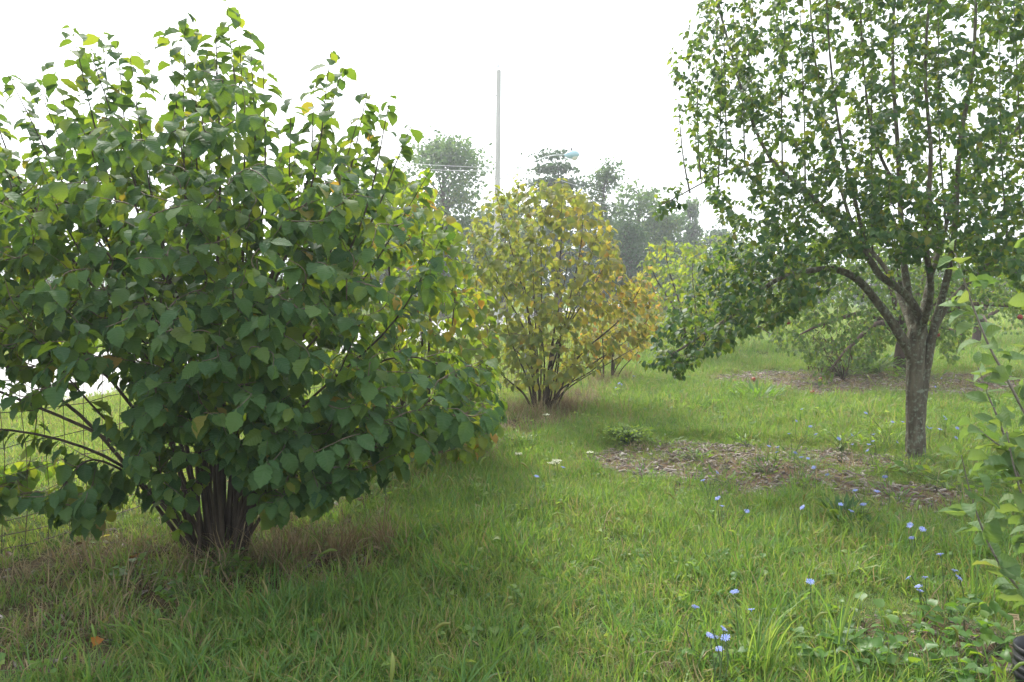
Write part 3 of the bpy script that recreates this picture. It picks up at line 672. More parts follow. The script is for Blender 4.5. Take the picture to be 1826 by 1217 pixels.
round_bush((-.75, 7.4, 0), [(560, 380), (640, 330), (700, 290), (770, 330), (820, 400), (850, 480), (880, 560), (890, 680), (900, 740), (850, 800), (760, 810), (640, 780), (560, 650)], 800, 7.4, 1.1, 720, 230,
           [(700, 280, 7.4), (760, 300, 7.5), (640, 320, 7.3), (810, 400, 7.4), (860, 520, 7.2), (880, 620, 7.3), (895, 720, 7.1), (600, 450, 7.2), (560, 600, 7.5), (740, 400, 7), (700, 560, 6.6), (800, 600, 6.6), (640, 700, 6.8), (770, 420, 8)],
           'hazel_pale', .108, 300, gtint(.42, .2, .05), 'yellow green hazel bush close behind the largest one', twiglen=.4)
def goldtint(p):
    right = np.clip((p[0] - .5) * .2, -.1, .25); return min(.88, rng.normal(.24 + right, .19))
round_bush((.37, 10.6, 0), [(830, 480), (835, 400), (870, 345), (930, 320), (1000, 322), (1060, 350), (1090, 410), (1115, 490), (1165, 500), (1160, 600), (1110, 625), (1060, 640), (1000, 690), (930, 690), (870, 640), (840, 560)], 1050, 10.6, 1.25, 975, 185,
           [(880, 330, 10.5), (925, 312, 10.8), (960, 318, 10.3), (1000, 318, 10.6), (1040, 335, 10.8), (1075, 375, 10.5), (1100, 430, 10.4), (1150, 500, 10.6), (1165, 560, 10.4), (1150, 610, 10.7), (1090, 620, 10.2), (850, 400, 10.6), (830, 500, 10.5),
            (950, 450, 9.6), (1000, 560, 9.6), (900, 550, 9.7), (1040, 470, 9.8), (940, 380, 11.4), (1020, 420, 11.4), (880, 640, 10.2)],
           'hazel_gold', .105, 300, goldtint, 'golden yellow hazel bush in the middle of the row', sr=.017, twiglen=.45, sp=.055, sag=.05, clump=2.2)
round_bush((1.67, 14.3, 0), [(1040, 520), (1070, 480), (1110, 470), (1160, 480), (1185, 540), (1180, 600), (1130, 640), (1060, 640), (1030, 600)], 260, 14.3, 1., 1105, 90,
           [(1060, 480, 14.3), (1110, 462, 14.5), (1160, 475, 14.2), (1190, 560, 14.3), (1040, 560, 14.2), (1100, 560, 13.6), (1150, 600, 14)],
           'hazel_gold', .11, 60, lambda p: rng.normal(.58, .2), 'small orange tinted hazel bush behind the golden one', twiglen=.6, sp=.09)
round_bush((4.1, 18.5, 0), [(1130, 500), (1150, 440), (1180, 425), (1230, 430), (1290, 440), (1330, 480), (1340, 560), (1300, 610), (1220, 615), (1150, 590)], 560, 18.5, 1.5, 1230, 125,
           [(1155, 432, 18.5), (1185, 422, 18.3), (1240, 430, 18.6), (1300, 450, 18.4), (1130, 520, 18.3), (1330, 540, 18.4), (1220, 520, 17.4), (1280, 560, 17.5), (1160, 580, 18)],
           'hazel_pale', .13, 0, gtint(.5, .15, .03), 'farthest hazel bush, fresh yellow green, left of the pear tree', sr=.03, twiglen=.9, sp=.1)

# ------------------------------------------------------------------ pear tree
def pear_tree():
    Y0 = 7.5; B = P(1634, 828, Y0); B = Vector((B.x, 7.5, 0)); B.z = float(hgt(B.x, B.y)); root = thing('pear_tree', 'large pear tree with grey forked trunk on the right', 'tree', B)
    lv = Leaves('pear'); N, T = [], []; ps = []
    def limb(name, pts, r0, r1, k=9, n=22, leafy=None, wobb=.035):
        p = curve([P(*q) for q in pts], n); t = Tubes(); t.add(p, r0 + (r1 - r0) * np.linspace(0, 1, n) ** .8, k, wob=wobb); o = t.build(name, M['trunk'], root, B)
        tn = norm(np.gradient(p, axis=0)); N.append(p[4:]); T.append(tn[4:]); return p
    tp = curve([(B.x - .01, 7.5, -.08), (B.x - .01, 7.5, .06), *[tuple(P(*q)) for q in ((1632, 740, 7.5), (1633, 660, 7.5), (1634, 610, 7.5), (1640, 575, 7.52))]], 22)
    t = Tubes(); rr = np.interp(np.linspace(0, 1, 22), [0, .12, .35, .75, .9, 1], [.135, .092, .079, .079, .086, .056]); t.add(tp, rr, 16, wob=.025); t.build('trunk', M['trunk'], root, B)
    limb('limb', [(1628, 640, 7.5), (1600, 590, 7.45), (1565, 540, 7.4), (1530, 500, 7.3), (1490, 481, 7.2), (1440, 484, 7.1), (1380, 502, 7.0), (1310, 560, 6.9), (1245, 603, 6.9), (1190, 638, 6.85)], .05, .009, n=34)
    limb('limb', [(1632, 620, 7.5), (1640, 570, 7.4), (1615, 525, 7.35), (1570, 492, 7.3), (1548, 460, 7.3), (1500, 415, 7.3), (1468, 372, 7.35), (1430, 335, 7.4), (1375, 285, 7.4), (1335, 200, 7.5), (1300, 80, 7.5), (1262, -60, 7.5)], .045, .008, n=34)
    limb('branch', [(1378, 288, 7.4), (1330, 296, 7.35), (1270, 318, 7.3), (1210, 350, 7.25), (1175, 368, 7.2)], .014, .004, 6, 12)
    limb('limb', [(1634, 600, 7.5), (1622, 540, 7.6), (1612, 470, 7.7), (1606, 380, 7.8), (1600, 250, 7.9), (1592, 100, 8.0), (1600, -150, 8.1)], .045, .01, n=30)
    limb('limb', [(1638, 760, 7.5), (1646, 690, 7.5), (1656, 635, 7.48), (1668, 575, 7.45), (1690, 490, 7.4), (1703, 400, 7.35), (1712, 250, 7.4), (1735, 120, 7.45), (1742, -80, 7.5)], .055, .012, n=32)
    limb('limb', [(1640, 590, 7.5), (1655, 510, 7.8), (1680, 430, 8.0), (1705, 350, 8.1), (1765, 290, 8.2), (1830, 205, 8.3), (1900, 60, 8.4)], .032, .008)
    limb('limb', [(1655, 610, 7.5), (1690, 545, 7.7), (1740, 490, 7.9), (1800, 440, 8.1), (1880, 395, 8.3), (1980, 330, 8.4)], .034, .008)
    limb('limb', [(1630, 600, 7.5), (1612, 550, 7.9), (1580, 480, 8.3), (1520, 400, 8.6), (1480, 250, 8.8), (1450, 80, 8.9), (1440, -120, 8.9)], .035, .008)
    limb('limb', [(1640, 600, 7.5), (1660, 520, 7.1), (1650, 420, 6.8), (1660, 280, 6.7), (1650, 120, 6.7), (1665, -100, 6.7)], .035, .008)
    limb('limb', [(1545, 455, 7.3), (1530, 380, 7.2), (1500, 250, 7.1), (1480, 100, 7.05), (1470, -100, 7.0)], .022, .006, 7)
    limb('limb', [(1605, 350, 7.8), (1560, 250, 7.7), (1540, 120, 7.6), (1530, -100, 7.6)], .02, .006, 7)
    for x, yb, yt in ((1290, 330, 20), (1300, 300, -30), (1345, 240, -60), (1400, 310, -80), (1440, 345, -60), (1250, 320, 60), (1225, 345, 170), (1330, 300, -50), (1560, 460, -100), (1680, 400, -120), (1790, 430, -120), (1820, 250, -100), (1860, 380, -100)):
        Yb = 7.35 + rng.uniform(-.15, .3); ps.append(limb('branch', [(x + rng.normal(0, 4), yb, Yb), (x - 6, yb * .66 + yt * .34, Yb), (x - 12 + rng.normal(0, 6), yb * .3 + yt * .7, Yb + .05), (x - 16, yt, Yb + .1)], .0095, .003, 5, 12, wobb=.02))
    SH = [np.asarray(q) for q in ps]; N_ = np.vstack(N); T_ = np.vstack(T); Bn = np.array(B)
    poly = [(1190, 60), (1180, 200), (1225, 330), (1200, 400), (1130, 350), (1160, 400), (1260, 420), (1170, 520), (1150, 620), (1190, 670), (1260, 640), (1330, 610), (1400, 560), (1440, 530), (1500, 560), (1560, 540), (1620, 480),
            (1680, 470), (1760, 530), (1800, 560), (1960, 560), (2060, 380), (2080, 100), (2000, -200), (1230, -200)]
    poly = [(1330, -200), (1262, -40), (1225, 60), (1190, 90), (1215, 180), (1235, 330), (1290, 400), (1380, 440), (1480, 450), (1540, 440), (1600, 420), (1680, 440), (1720, 480), (1830, 500), (1960, 520), (2060, 380), (2080, 100), (2000, -200)]
    tg = targets_px(poly, 2900, 7.6, 1.75, 1640, 470, 2.6)
    low = [(1150, 610), (1180, 575), (1230, 500), (1270, 430), (1400, 430), (1480, 455), (1490, 500), (1420, 560), (1340, 600), (1260, 640), (1200, 665), (1160, 650)]
    tg2 = targets_px(low, 430, 7.0, .8, 1320, 230, 3)
    tg3 = [P(rng.normal(1190, 18), rng.normal(365, 14), 7.25) for _ in range(15)] + [P(rng.normal(1185, 22), rng.normal(640, 16), 6.9 + rng.normal(0, .1)) for _ in range(16)]
    tg4 = targets_px([(1370, 300), (1480, 290), (1640, 330), (1700, 420), (1640, 470), (1560, 470), (1450, 450), (1370, 400)], 210, 6.9, .6, 1540, 200)
    tg5 = targets_px([(1690, 250), (1830, 230), (1980, 300), (1980, 560), (1840, 560), (1760, 500), (1700, 420)], 230, 7.8, .9, 1830, 180)
    tg = np.array([tuple(x) for x in tg + tg2 + tg3 + tg4 + tg5]); tg = tg[tg[:, 2] < 5.3]
    tw = Tubes()
    def tf(p):
        r = rng.uniform(); return rng.uniform(.7, .85) if r < .12 else rng.normal(.3, .2)
    for k in np.argsort(np.linalg.norm(tg - np.array([B.x, B.y, 1.4]), axis=1)):
        g = tg[k]; d = g - N_; dist = np.linalg.norm(d, axis=1)
        al = d[:, 2] / (dist + 1e-6); cost = dist + .12 * np.maximum(0, .6 - al); cost = np.where(dist < .08, 9, cost); i = int(np.argmin(cost))
        if dist[i] > 1.1: continue
        p = twig_path(N_[i], T_[i] * .6 + np.array([0, 0, .3]), g, -.06, 7, -.02)
        tw.add(p, np.linspace(.002 + .004 * dist[i], .0012, 7), 3); N_ = np.vstack([N_, p[2:]]); T_ = np.vstack([T_, norm(np.gradient(p, axis=0))[2:]])
        put_leaves(lv, p, 0., .026, .067, .5, tf, jit=.5, ctr=Bn)
    for p in SH: put_leaves(lv, p, .1, .028, .06, .4, tf, jit=.5)
    o = tw.build('twigs', M['twig'], root, B); o['kind'] = 'stuff'
    PLANTS.append((root, lv, M['pear'], 300))
pear_tree()

# ------------------------------------------------------------------ other fruit trees
def fruit_tree(base, tips, tg, label, size=.065, sp=.05, r0=.12, name='apple_tree', leafmat='orchard', fruits=(), seedt=None, droop=.15, shape='pear', bark='redbark', h0=.75, dead=None):
    B = Vector(base); B.z = float(hgt(B.x, B.y)); root = thing(name, label, 'tree', B); lv = Leaves(shape); top = np.array(B) + [.05, 0, h0]
    t = Tubes(); t.add(curve([np.array(B) + [0, 0, -.1], np.array(B) + [.02, 0, h0 * .5], top], 10), np.linspace(r0, r0 * .8, 10), 10, wob=.03); t.build('trunk', M[bark], root, B)
    N, T = [], []
    for tip in tips:
        tip = np.array(tuple(tip)); h = tip - top; p = curve([top - [0, 0, .08], top + h * .35 + [0, 0, .14 * np.linalg.norm(h[:2])], top + h * .75 + [0, 0, .08 * np.linalg.norm(h[:2])], tip], 18)
        t = Tubes(); t.add(p, np.linspace(r0 * .5, .012, 18), 7, wob=.03); t.build('limb', M[bark], root, B); N.append(p[3:]); T.append(norm(np.gradient(p, axis=0))[3:])
    N = np.vstack(N); T = np.vstack(T); tw = Tubes(); tg = np.array([tuple(x) for x in tg])
    tf = seedt or gtint(.35, .2, .0)
    for k in np.argsort(np.linalg.norm(tg - top, axis=1)):
        g = tg[k]; d = g - N; dist = np.linalg.norm(d, axis=1); i = int(np.argmin(np.where(dist < .1, 9, dist)))
        p = twig_path(N[i], T[i], g, .05, 6, droop); tw.add(p, np.linspace(.003 + .006 * dist[i], .002, 6), 3); N = np.vstack([N, p[2:]]); T = np.vstack([T, norm(np.gradient(p, axis=0))[2:]])
        put_leaves(lv, p, .15, sp, size, .7, tf, jit=.5)
    o = tw.build('twigs', M['twig'], root, B); o['kind'] = 'stuff'
    for f in fruits:
        t = Tubes(); c = np.array(tuple(P(*f))) - np.array(B); rr = .042; a = np.linspace(0, np.pi, 9); t.add(np.stack([0 * a, 0 * a, rr * np.cos(a)], -1), rr * np.sin(a) * 1.05 + .001, 10, cap=False); t.add([(0, 0, rr * .85), (.004, 0, rr * 1.5)], .002, 4)
        o = t.build('fruit', M['fruit'], root); o.location = c
    PLANTS.append((root, lv, M[leafmat], 0)); return root
AB = G(1604, 668)
apoly = [(1380, 620), (1370, 520), (1400, 440), (1480, 410), (1600, 400), (1720, 410), (1830, 440), (1960, 500), (1960, 600), (1830, 560), (1760, 540), (1720, 600), (1700, 650), (1660, 600), (1600, 600), (1560, 640), (1500, 660), (1470, 690), (1440, 640)]
fruit_tree(AB, [P(1420, 600, 14.2), P(1480, 660, 13.4), P(1450, 500, 15), P(1560, 430, 15.5), P(1680, 420, 15.5), P(1800, 480, 15), P(1720, 600, 14), P(1900, 560, 15), P(1600, 480, 13.6)],
           targets_px(apoly, 2500, AB.y - .6, 2.2, 1640, 330), 'low spreading apple tree with drooping branches behind the pear trunk', fruits=((1819, 566, 13.2), (1405, 575, 14.2), (1655, 574, 14.), (1672, 597, 14.1)), sp=.045, size=.085, r0=.13)
fruit_tree((13.5, 24, 0), [P(1650, 560, 23), P(1720, 480, 24), P(1820, 460, 24), P(1900, 560, 24), P(1760, 575, 23)], targets_px([(1640, 570), (1660, 490), (1740, 455), (1840, 450), (1960, 480), (1960, 575), (1820, 590), (1700, 590)], 420, 24, 2, 1800, 180),
           'farther apple tree at the right edge of the orchard', sp=.07, size=.13, r0=.13)
fruit_tree((5.6, 22, 0), [P(1200, 540, 22), P(1260, 460, 22), P(1340, 440, 22), P(1420, 500, 22), P(1380, 600, 21)], targets_px([(1190, 590), (1190, 480), (1250, 420), (1340, 400), (1440, 430), (1460, 560), (1400, 610), (1260, 610)], 560, 22, 2.2, 1320, 150),
           'round orchard tree between the farthest hazel and the apple tree', sp=.07, size=.12, r0=.12, seedt=gtint(.5, .15, .02))
# withered branch hanging low, brown leaves, stands before the apple tree
def dead_sprig():
    B = G(1458, 668); B = Vector((B.x, B.y - 1.2, 0)); B.z = float(hgt(B.x, B.y)); root = thing('withered_plant', 'withered brown plant on the mulch left of the apple trunk', 'plant', B); lv = Leaves('strap'); tw = Tubes()
    for tip in ((1450, 600), (1470, 570), (1500, 585), (1485, 625), (1520, 600), (1440, 650), (1462, 590)):
        q = np.array(tuple(P(*tip, 13.4))); b = np.array(B); p = curve([b, b * .6 + q * .4 + rng.normal(0, .06, 3), q], 9); tw.add(p, np.linspace(.008, .003, 9), 4); put_leaves(lv, p, .2, .05, .10, 1.2, lambda p: rng.uniform(0, .5), jit=.4)
    tw.build('stems', M['bark'], root, B)['kind'] = 'stuff'; PLANTS.append((root, lv, M['dead'], 0))
dead_sprig()

# ------------------------------------------------------------------ apple sapling, right foreground
def sapling():
    B = Vector((2.42, 3.6, 0)); B.z = float(hgt(B.x, B.y)); root = thing('apple_sapling', 'young apple sapling with pale stems at the right edge, close by', 'tree', B); lv = Leaves('apple')
    b = tuple(B)
    shoots = [[(1703, 452, 3.4), (1716, 490, 3.4), (1738, 555, 3.42), (1765, 620, 3.44), (1800, 685, 3.46), (1850, 790, 3.5), (1895, 950, 3.55)],
              [(1744, 655, 3.3), (1760, 700, 3.3), (1783, 755, 3.33), (1808, 830, 3.4), (1850, 930, 3.5), (1890, 1040, 3.55)],
              [(1714, 812, 3.25), (1735, 895, 3.3), (1764, 972, 3.35), (1800, 1030, 3.4), (1850, 1085, 3.5)],
              [(1738, 760, 3.35), (1778, 792, 3.35), (1826, 822, 3.4), (1870, 880, 3.5), (1895, 1000, 3.55)],
              [(1862, 350, 3.4), (1858, 470, 3.4), (1862, 620, 3.45), (1880, 800, 3.5), (1900, 1000, 3.55)],
              [(1795, 770, 3.2), (1812, 850, 3.25), (1840, 940, 3.35), (1870, 1040, 3.5)],
              [(1900, 300, 3.6), (1910, 500, 3.6), (1905, 800, 3.6)], [(1830, 700, 3.6), (1850, 800, 3.6), (1880, 960, 3.6)]]
    for s in shoots:
        p = [np.array(tuple(P(*q))) for q in s][::-1]; p = curve([b, *p], 30); t = Tubes(); t.add(p, np.linspace(.0085, .0022, 30), 6, wob=.03); t.build('stem', M['appletwig'], root, B)
        put_leaves(lv, p,  .2, .025, .108, .05, lambda p: rng.normal(.4, .18), spread=1.1, up=.1, jit=.5)
    PLANTS.append((root, lv, M['apple'], 260))
sapling()

# ------------------------------------------------------------------ far trees
def far_tree(name, label, x, y_top_px, y_bot_px, rx, Y, style='round', mat='far', n=5200, size=.3, seed=0, group='trees beyond the road'):
    r = np.random.default_rng(seed + 11); top = P(x, y_top_px, Y); bot = P(x, y_bot_px, Y); B = Vector((top.x, Y, 0)); root = thing(name, label, 'tree', B, group)
    H = top.z; rad = rx / FPX * Y; cb = max(bot.z, .6)
    T = Tubes(); T.add(curve([(B.x, Y, -.2), (B.x + r.normal(0, .2), Y, H * .5), (B.x, Y, H * .96)], 12), np.linspace(.022 * H + .08, .02, 12), 8); T.build('trunk', M['bark'], root, B)
    lim = Tubes(); lv = Leaves('far'); nb = {'round': 75, 'cedar': 60, 'slim': 34, 'willow': 90, 'cone': 80}[style]
    cl = []
    for i in range(nb):
        f = r.uniform(0, 1); z = cb + (H - cb) * f
        if style == 'round': w = rad * math.sqrt(max(.05, 1 - (2 * f - .9) ** 2 * .8)) * r.uniform(.35, 1)
        elif style == 'willow': w = rad * math.sqrt(max(.05, 1 - (1.8 * f - .75) ** 2)) * r.uniform(.3, 1)
        elif style == 'cedar': z = cb + (H - cb) * (round(f * 9) / 9); w = rad * (1 - (z - cb) / (H - cb) * .8) * r.uniform(.3, 1)
        elif style == 'slim': w = rad * (1 - .6 * f) * r.uniform(.2, 1)
        else: w = rad * (1 - f) * r.uniform(.5, 1)
        a = r.uniform(0, 6.283); c = np.array([B.x + w * math.cos(a), Y + w * math.sin(a), z])
        lim.add(curve([(B.x, Y, max(.5, z - w * (.6 if style != 'cedar' else .1))), (c * .5 + np.array([B.x, Y, z]) * .5), c], 5), np.linspace(.05, .015, 5), 4)
        cl.append(c)
    cl = np.array(cl); k = r.integers(0, nb, n); cr = rad * {'round': .2, 'willow': .22, 'cedar': .26, 'slim': .3, 'cone': .18}[style]
    sp = r.normal(0, 1, (n, 3)) * cr * .75; sp[:, 2] *= {'round': .75, 'willow': 1.1, 'cedar': .22, 'slim': .9, 'cone': .6}[style]
    pos = cl[k] + sp; pos[:, 2] = np.maximum(pos[:, 2], .2)
    d = r.normal(0, 1, (n, 3)); d[:, 2] -= .5 if style != 'willow' else 2; nn = r.normal(0, 1, (n, 3)) + [0, 0, .8]
    ct = r.normal(.35, .2, nb)
    for i in range(n): lv.add(pos[i], d[i], nn[i], size * .8 * r.uniform(.5, 1.2), ct[k[i]] + r.normal(0, .12))
    lim.build('limbs', M['bark'], root, B)['kind'] = 'stuff'; PLANTS.append((root, lv, M[mat], 0))
far_tree('broadleaf_tree', 'pale hazy broadleaf tree left of the utility pole', 790, 260, 505, 104, 48, 'round', 'far', 11000, .24, 1)
far_tree('broadleaf_tree', 'lower pale tree showing through the top right of the largest hazel', 690, 310, 520, 66, 52, 'round', 'far', 6500, .26, 2)
far_tree('cedar_tree', 'flat layered cedar beneath the street lamp head', 995, 277, 500, 92, 50, 'cedar', 'far_dark', 8500, .24, 3)
far_tree('cedar_tree', 'slim open cedar right of the street lamp', 1080, 292, 490, 46, 50, 'slim', 'far', 3800, .2, 4)
far_tree('broadleaf_tree', 'dark broadleaf tree behind the orange leaved hazel', 1140, 338, 520, 76, 52, 'round', 'far', 8500, .24, 5)
far_tree('willow_tree', 'rounded grey green willow low behind the golden hazel', 1118, 398, 530, 55, 44, 'willow', 'far_dark', 6000, .16, 6)
far_tree('cypress_tree', 'pale conical cypress beside the distant pole', 1232, 362, 530, 42, 62, 'cone', 'far', 3800, .28, 7)
far_tree('broadleaf_tree', 'low far tree between the cedar and the utility pole', 900, 360, 530, 66, 56, 'round', 'far', 4800, .28, 8)
far_tree('cedar_tree', 'dark cedar behind the willow', 1195, 420, 540, 40, 58, 'cedar', 'far_dark', 3000, .24, 14)
for i, (x, yt, rx, Y, lab) in enumerate(((960, 400, 60, 58, 'low far tree behind the crown of the golden hazel'), (1050, 372, 62, 60, 'low far tree between the two cedars'), (1185, 385, 60, 60, 'low far tree left of the pale cypress'), (1285, 415, 55, 66, 'low far tree right of the pale cypress'), (860, 400, 60, 58, 'low far tree at the foot of the utility pole'), (740, 395, 60, 58, 'low far tree beneath the pale broadleaf tree'), (640, 400, 60, 60, 'low far tree behind the right shoulder of the largest hazel'),
        (1330, 440, 70, 62, 'far tree behind the left side of the pear crown'), (1450, 455, 75, 66, 'far tree behind the middle of the pear crown'), (1560, 465, 70, 64, 'far tree behind the pear trunk fork'),
        (1670, 470, 70, 66, 'far tree right of the pear trunk'), (1790, 462, 80, 64, 'far tree behind the top of the apple sapling'), (1910, 450, 80, 66, 'far tree just past the right edge of the view'),
        (560, 440, 80, 60, 'far tree behind the right half of the largest hazel'), (420, 455, 90, 62, 'far tree behind the middle of the largest hazel'), (250, 460, 90, 60, 'far tree behind the left half of the largest hazel'), (80, 455, 95, 62, 'far tree at the left edge of the view'))):
    far_tree('broadleaf_tree', lab, x, yt, 545, rx, Y, 'round', 'far_dark' if i in (1, 2, 3) else 'far', 3600 if i < 7 else 2300, .30, 20 + i)

# ------------------------------------------------------------------ chicory
def bloom_mesh(seed):
    r = np.random.default_rng(seed); vs, qs, ts, k = [], [], [], 0
    for layer, (n, L, upz) in enumerate(((13, 1., .18), (8, .72, .4))):
        for i in range(n):
            a = 6.283 * i / n + r.normal(0, .06) + layer * .2; d = np.array([math.cos(a), math.sin(a), 0]); s = np.array([-d[1], d[0], 0]); l = L * r.uniform(.85, 1.08)
            row = [(.1, .04, 0), (.5, .085, upz * .5), (.85, .105, upz * .6 + r.normal(0, .05)), (1., .06, upz * .5 + r.normal(0, .08))]
            v = np.array([[*(d * l * p + s * w * sg)[:2], z] for p, w, z in row for sg in (-1, 1)]); vs.append(v)
            qs.append(np.array([[0, 1, 3, 2], [2, 3, 5, 4], [4, 5, 7, 6]]) + k); k += 8; ts.append(np.full(8, r.uniform(0, 1)))
    T = Tubes(); T.add([(0, 0, -.35), (0, 0, -.1), (0, 0, .12)], [.10, .14, .07], 6); tv, tq = np.vstack(T.v), np.vstack(T.q); vs.append(tv); qs.append(tq + k); ts.append(np.full(len(tv), .2))
    me = mesh_arrays('bloom', np.vstack(vs), np.vstack(qs), M['petal'], np.concatenate(ts)); return me
BLOOM = [bloom_mesh(i) for i in range(4)]
def chicory(blooms, label, zb=.26, size=.017):
    first = blooms[0]; ground = PZ(first[0], first[1], zb); B = Vector((ground.x + .03, ground.y + .02, 0)); B.z = float(hgt(B.x, B.y)); root = thing('chicory_plant', label, 'flower', B, 'blue chicory flowers in the grass')
    T = Tubes(); b = np.array(B)
    for i, (x, y) in enumerate(blooms):
        q = P(x, y, B.y + rng.normal(0, .05)); q = np.array(tuple(q)); q[2] = max(q[2], .06); mid = b * .5 + q * .5 + np.array([rng.normal(0, .02), 0, .02])
        T.add(curve([b + [0, 0, -.02], mid, q], 7), np.linspace(.003, .0014, 7), 4)
        o = link('bloom', BLOOM[rng.integers(0, 4)], root, q - b); s = size * rng.uniform(.85, 1.15) * (1 + .03 * B.y); o.scale = (s, s, s); o.rotation_euler = (rng.uniform(.1, .8), rng.normal(0, .3), rng.uniform(0, 6.28))
        if rng.uniform() < .7:
            e = q + np.array([rng.normal(0, .04), rng.normal(0, .03), rng.uniform(-.1, .06)]); T.add([mid, mid * .4 + e * .6, e], [.0015, .0013, .003], 4)
    T.build('stem', M['greenstem'], root, b)
CH = [([(1240, 1083)], 'lone blue chicory at the left of the lower right flowers'), ([(1310, 1056), (1340, 1088)], 'blue chicory with one bloom up and one behind, above the low left cluster'),
      ([(1445, 1038)], 'lone blue chicory on a leaning stem in the lower right grass'), ([(1265, 1133), (1290, 1122), (1294, 1138), (1275, 1138), (1283, 1158)], 'blue chicory cluster of five blooms low in the grass near the bottom'),
      ([(1623, 937), (1645, 944), (1626, 960)], 'bright trio of blue chicory blooms on the bare soil right of the dark weed'), ([(1677, 989)], 'single chicory bloom just above the right pair'),
      ([(1703, 1018), (1710, 1031)], 'pair of blue chicory blooms closest to the sapling'), ([(1650, 1030), (1638, 1046), (1641, 1054), (1620, 1031)], 'small heap of chicory blooms left of the right pair'),
      ([(1254, 857), (1279, 843)], 'chicory blooms at the near edge of the left mulch patch'), ([(1288, 903), (1332, 912), (1280, 889)], 'three chicory blooms below the left mulch patch'),
      ([(1431, 905)], 'single chicory bloom between the mulch patch and dark weed'), ([(1539, 900), (1518, 912), (1500, 900)], 'chicory blooms over the dark green weed clump'),
      ([(1525, 875), (1564, 877)], 'two chicory blooms above the dark weed clump'), ([(1451, 834), (1475, 847)], 'two chicory blooms left below the pear trunk'), ([(1578, 851)], 'chicory bloom just left of the pear trunk foot'),
      ([(1418, 808), (1429, 816), (1441, 818)], 'tight trio of chicory blooms at the right edge of the mulch'), ([(1371, 796), (1387, 798), (1385, 807)], 'chicory blooms on the right end of the left mulch patch'),
      ([(1407, 774), (1445, 761), (1455, 775)], 'chicory blooms beyond the mulch patch, middle distance'), ([(1420, 751)], 'taller pale chicory bloom behind the mulch patch'), ([(1430, 730)], 'farthest single chicory bloom left of the pear trunk'),
      ([(1496, 783), (1519, 776), (1520, 793), (1547, 804)], 'four chicory blooms among the lime weeds'), ([(1557, 787), (1549, 793), (1558, 775), (1600, 789)], 'chicory blooms just left of the trunk in lime weeds'),
      ([(1592, 753), (1610, 753), (1544, 737)], 'chicory blooms behind the pear trunk on its left'), ([(1654, 762), (1660, 764), (1676, 766)], 'chicory blooms touching the right side of the pear trunk'),
      ([(1684, 744), (1687, 748)], 'pair of chicory blooms right of the trunk, farther back'), ([(1707, 764), (1705, 781)], 'chicory blooms between the trunk and the sapling'), ([(1717, 756)], 'chicory bloom seen beside the sapling leaves'),
      ([(1788, 786), (1804, 787)], 'two chicory blooms seen through the sapling'), ([(1823, 823)], 'chicory bloom at the right edge under the sapling'),
      ([(1679, 675), (1668, 690)], 'far chicory blooms right of the trunk by the back mulch'), ([(957, 850)], 'lone blue chicory in the middle of the grass path'), ([(1004, 834)], 'small chicory bloom beside the cream flowers'),
      ([(1104, 684), (1108, 686), (1098, 692)], 'far chicory blooms at the foot of the orange tinted hazel'), ([(1130, 671)], 'tiny far chicory bloom on the grass path')]
for b_, l_ in CH: chicory(b_, l_)

# ------------------------------------------------------------------ broadleaf weeds
def weed(pos, n, size, label, mat='weed', shape='heart', h=.16, spread=.16, name='leafy_weed', cat='plant', tb=.4, single=True, rise=.5, grp=None):
    B = Vector(pos); B.z = float(hgt(B.x, B.y)); root = thing(name, label, cat, B, grp); lv = Leaves(shape); T = Tubes(); b = np.array(B)
    for i in range(n):
        a = rng.uniform(0, 6.28); r = spread * math.sqrt(rng.uniform(.02, 1)); z = h * rng.uniform(.35, 1); tip = b + [r * math.cos(a), r * math.sin(a), z]
        T.add(curve([b + [0, 0, -.01], b + [r * .3 * math.cos(a), r * .3 * math.sin(a), z * .6], tip], 5), .0016, 3)
        d = np.array([math.cos(a), math.sin(a), rng.normal(rise, .3)]); lv.add(tip, d, np.array([0, 0, 1.]) + rng.normal(0, .3, 3) - .4 * np.array([math.cos(a), math.sin(a), 0]), size * rng.uniform(.6, 1.15), rng.normal(tb, .15))
    T.build('stems', M['greenstem'], root, b)['kind'] = 'stuff'; PLANTS.append((root, lv, M[mat], min(n, 60) if single else 0))
    return root
for (x, y, n, s, sp, lab) in ((1480, 1195, 22, .07, .16, 'broadleaf weed at the bottom right, left of the straw patch'), (1560, 1200, 26, .06, .17, 'broadleaf weed at the bottom edge below the straw patch'),
        (1650, 1215, 34, .065, .22, 'lush heart leaved weed at the bottom edge, rightmost but one'), (1720, 1150, 26, .06, .17, 'heart leaved weed beyond the straw patch beside the pot'),
        (1780, 1175, 24, .055, .15, 'heart leaved weed touching the black pot'), (1690, 1120, 16, .05, .12, 'small heart leaved weed above the straw patch'), (1610, 1150, 8, .055, .1, 'sparse seedling on the straw patch'),
        (1540, 1130, 18, .055, .14, 'leafy weed on the far left rim of the straw patch'), (1260, 1200, 14, .05, .12, 'low weed at the bottom edge, left of the arching grass'), (1750, 1200, 30, .065, .2, 'large heart leaved weed in front of the pot')):
    weed(G(x, y), n, s, lab, spread=sp, h=.13, grp='broadleaf weeds at the bottom right')
weed(G(1500, 938), 44, .13, 'dark green weed clump with narrow leaves before the pear trunk', 'pear', 'strap', h=.08, spread=.1, tb=.4, rise=1.2, name='dock_plant')
weed(G(1572, 950), 30, .10, 'smaller green narrow leaved clump right of the dark one', 'weed', 'strap', h=.06, spread=.1, tb=.2, rise=.9, name='dock_plant')
weed(G(1480, 1160), 22, .12, 'narrow leaved dock with upright blades by the straw patch', 'weed', 'strap', h=.06, spread=.08, tb=.15, rise=1.2, name='dock_plant')
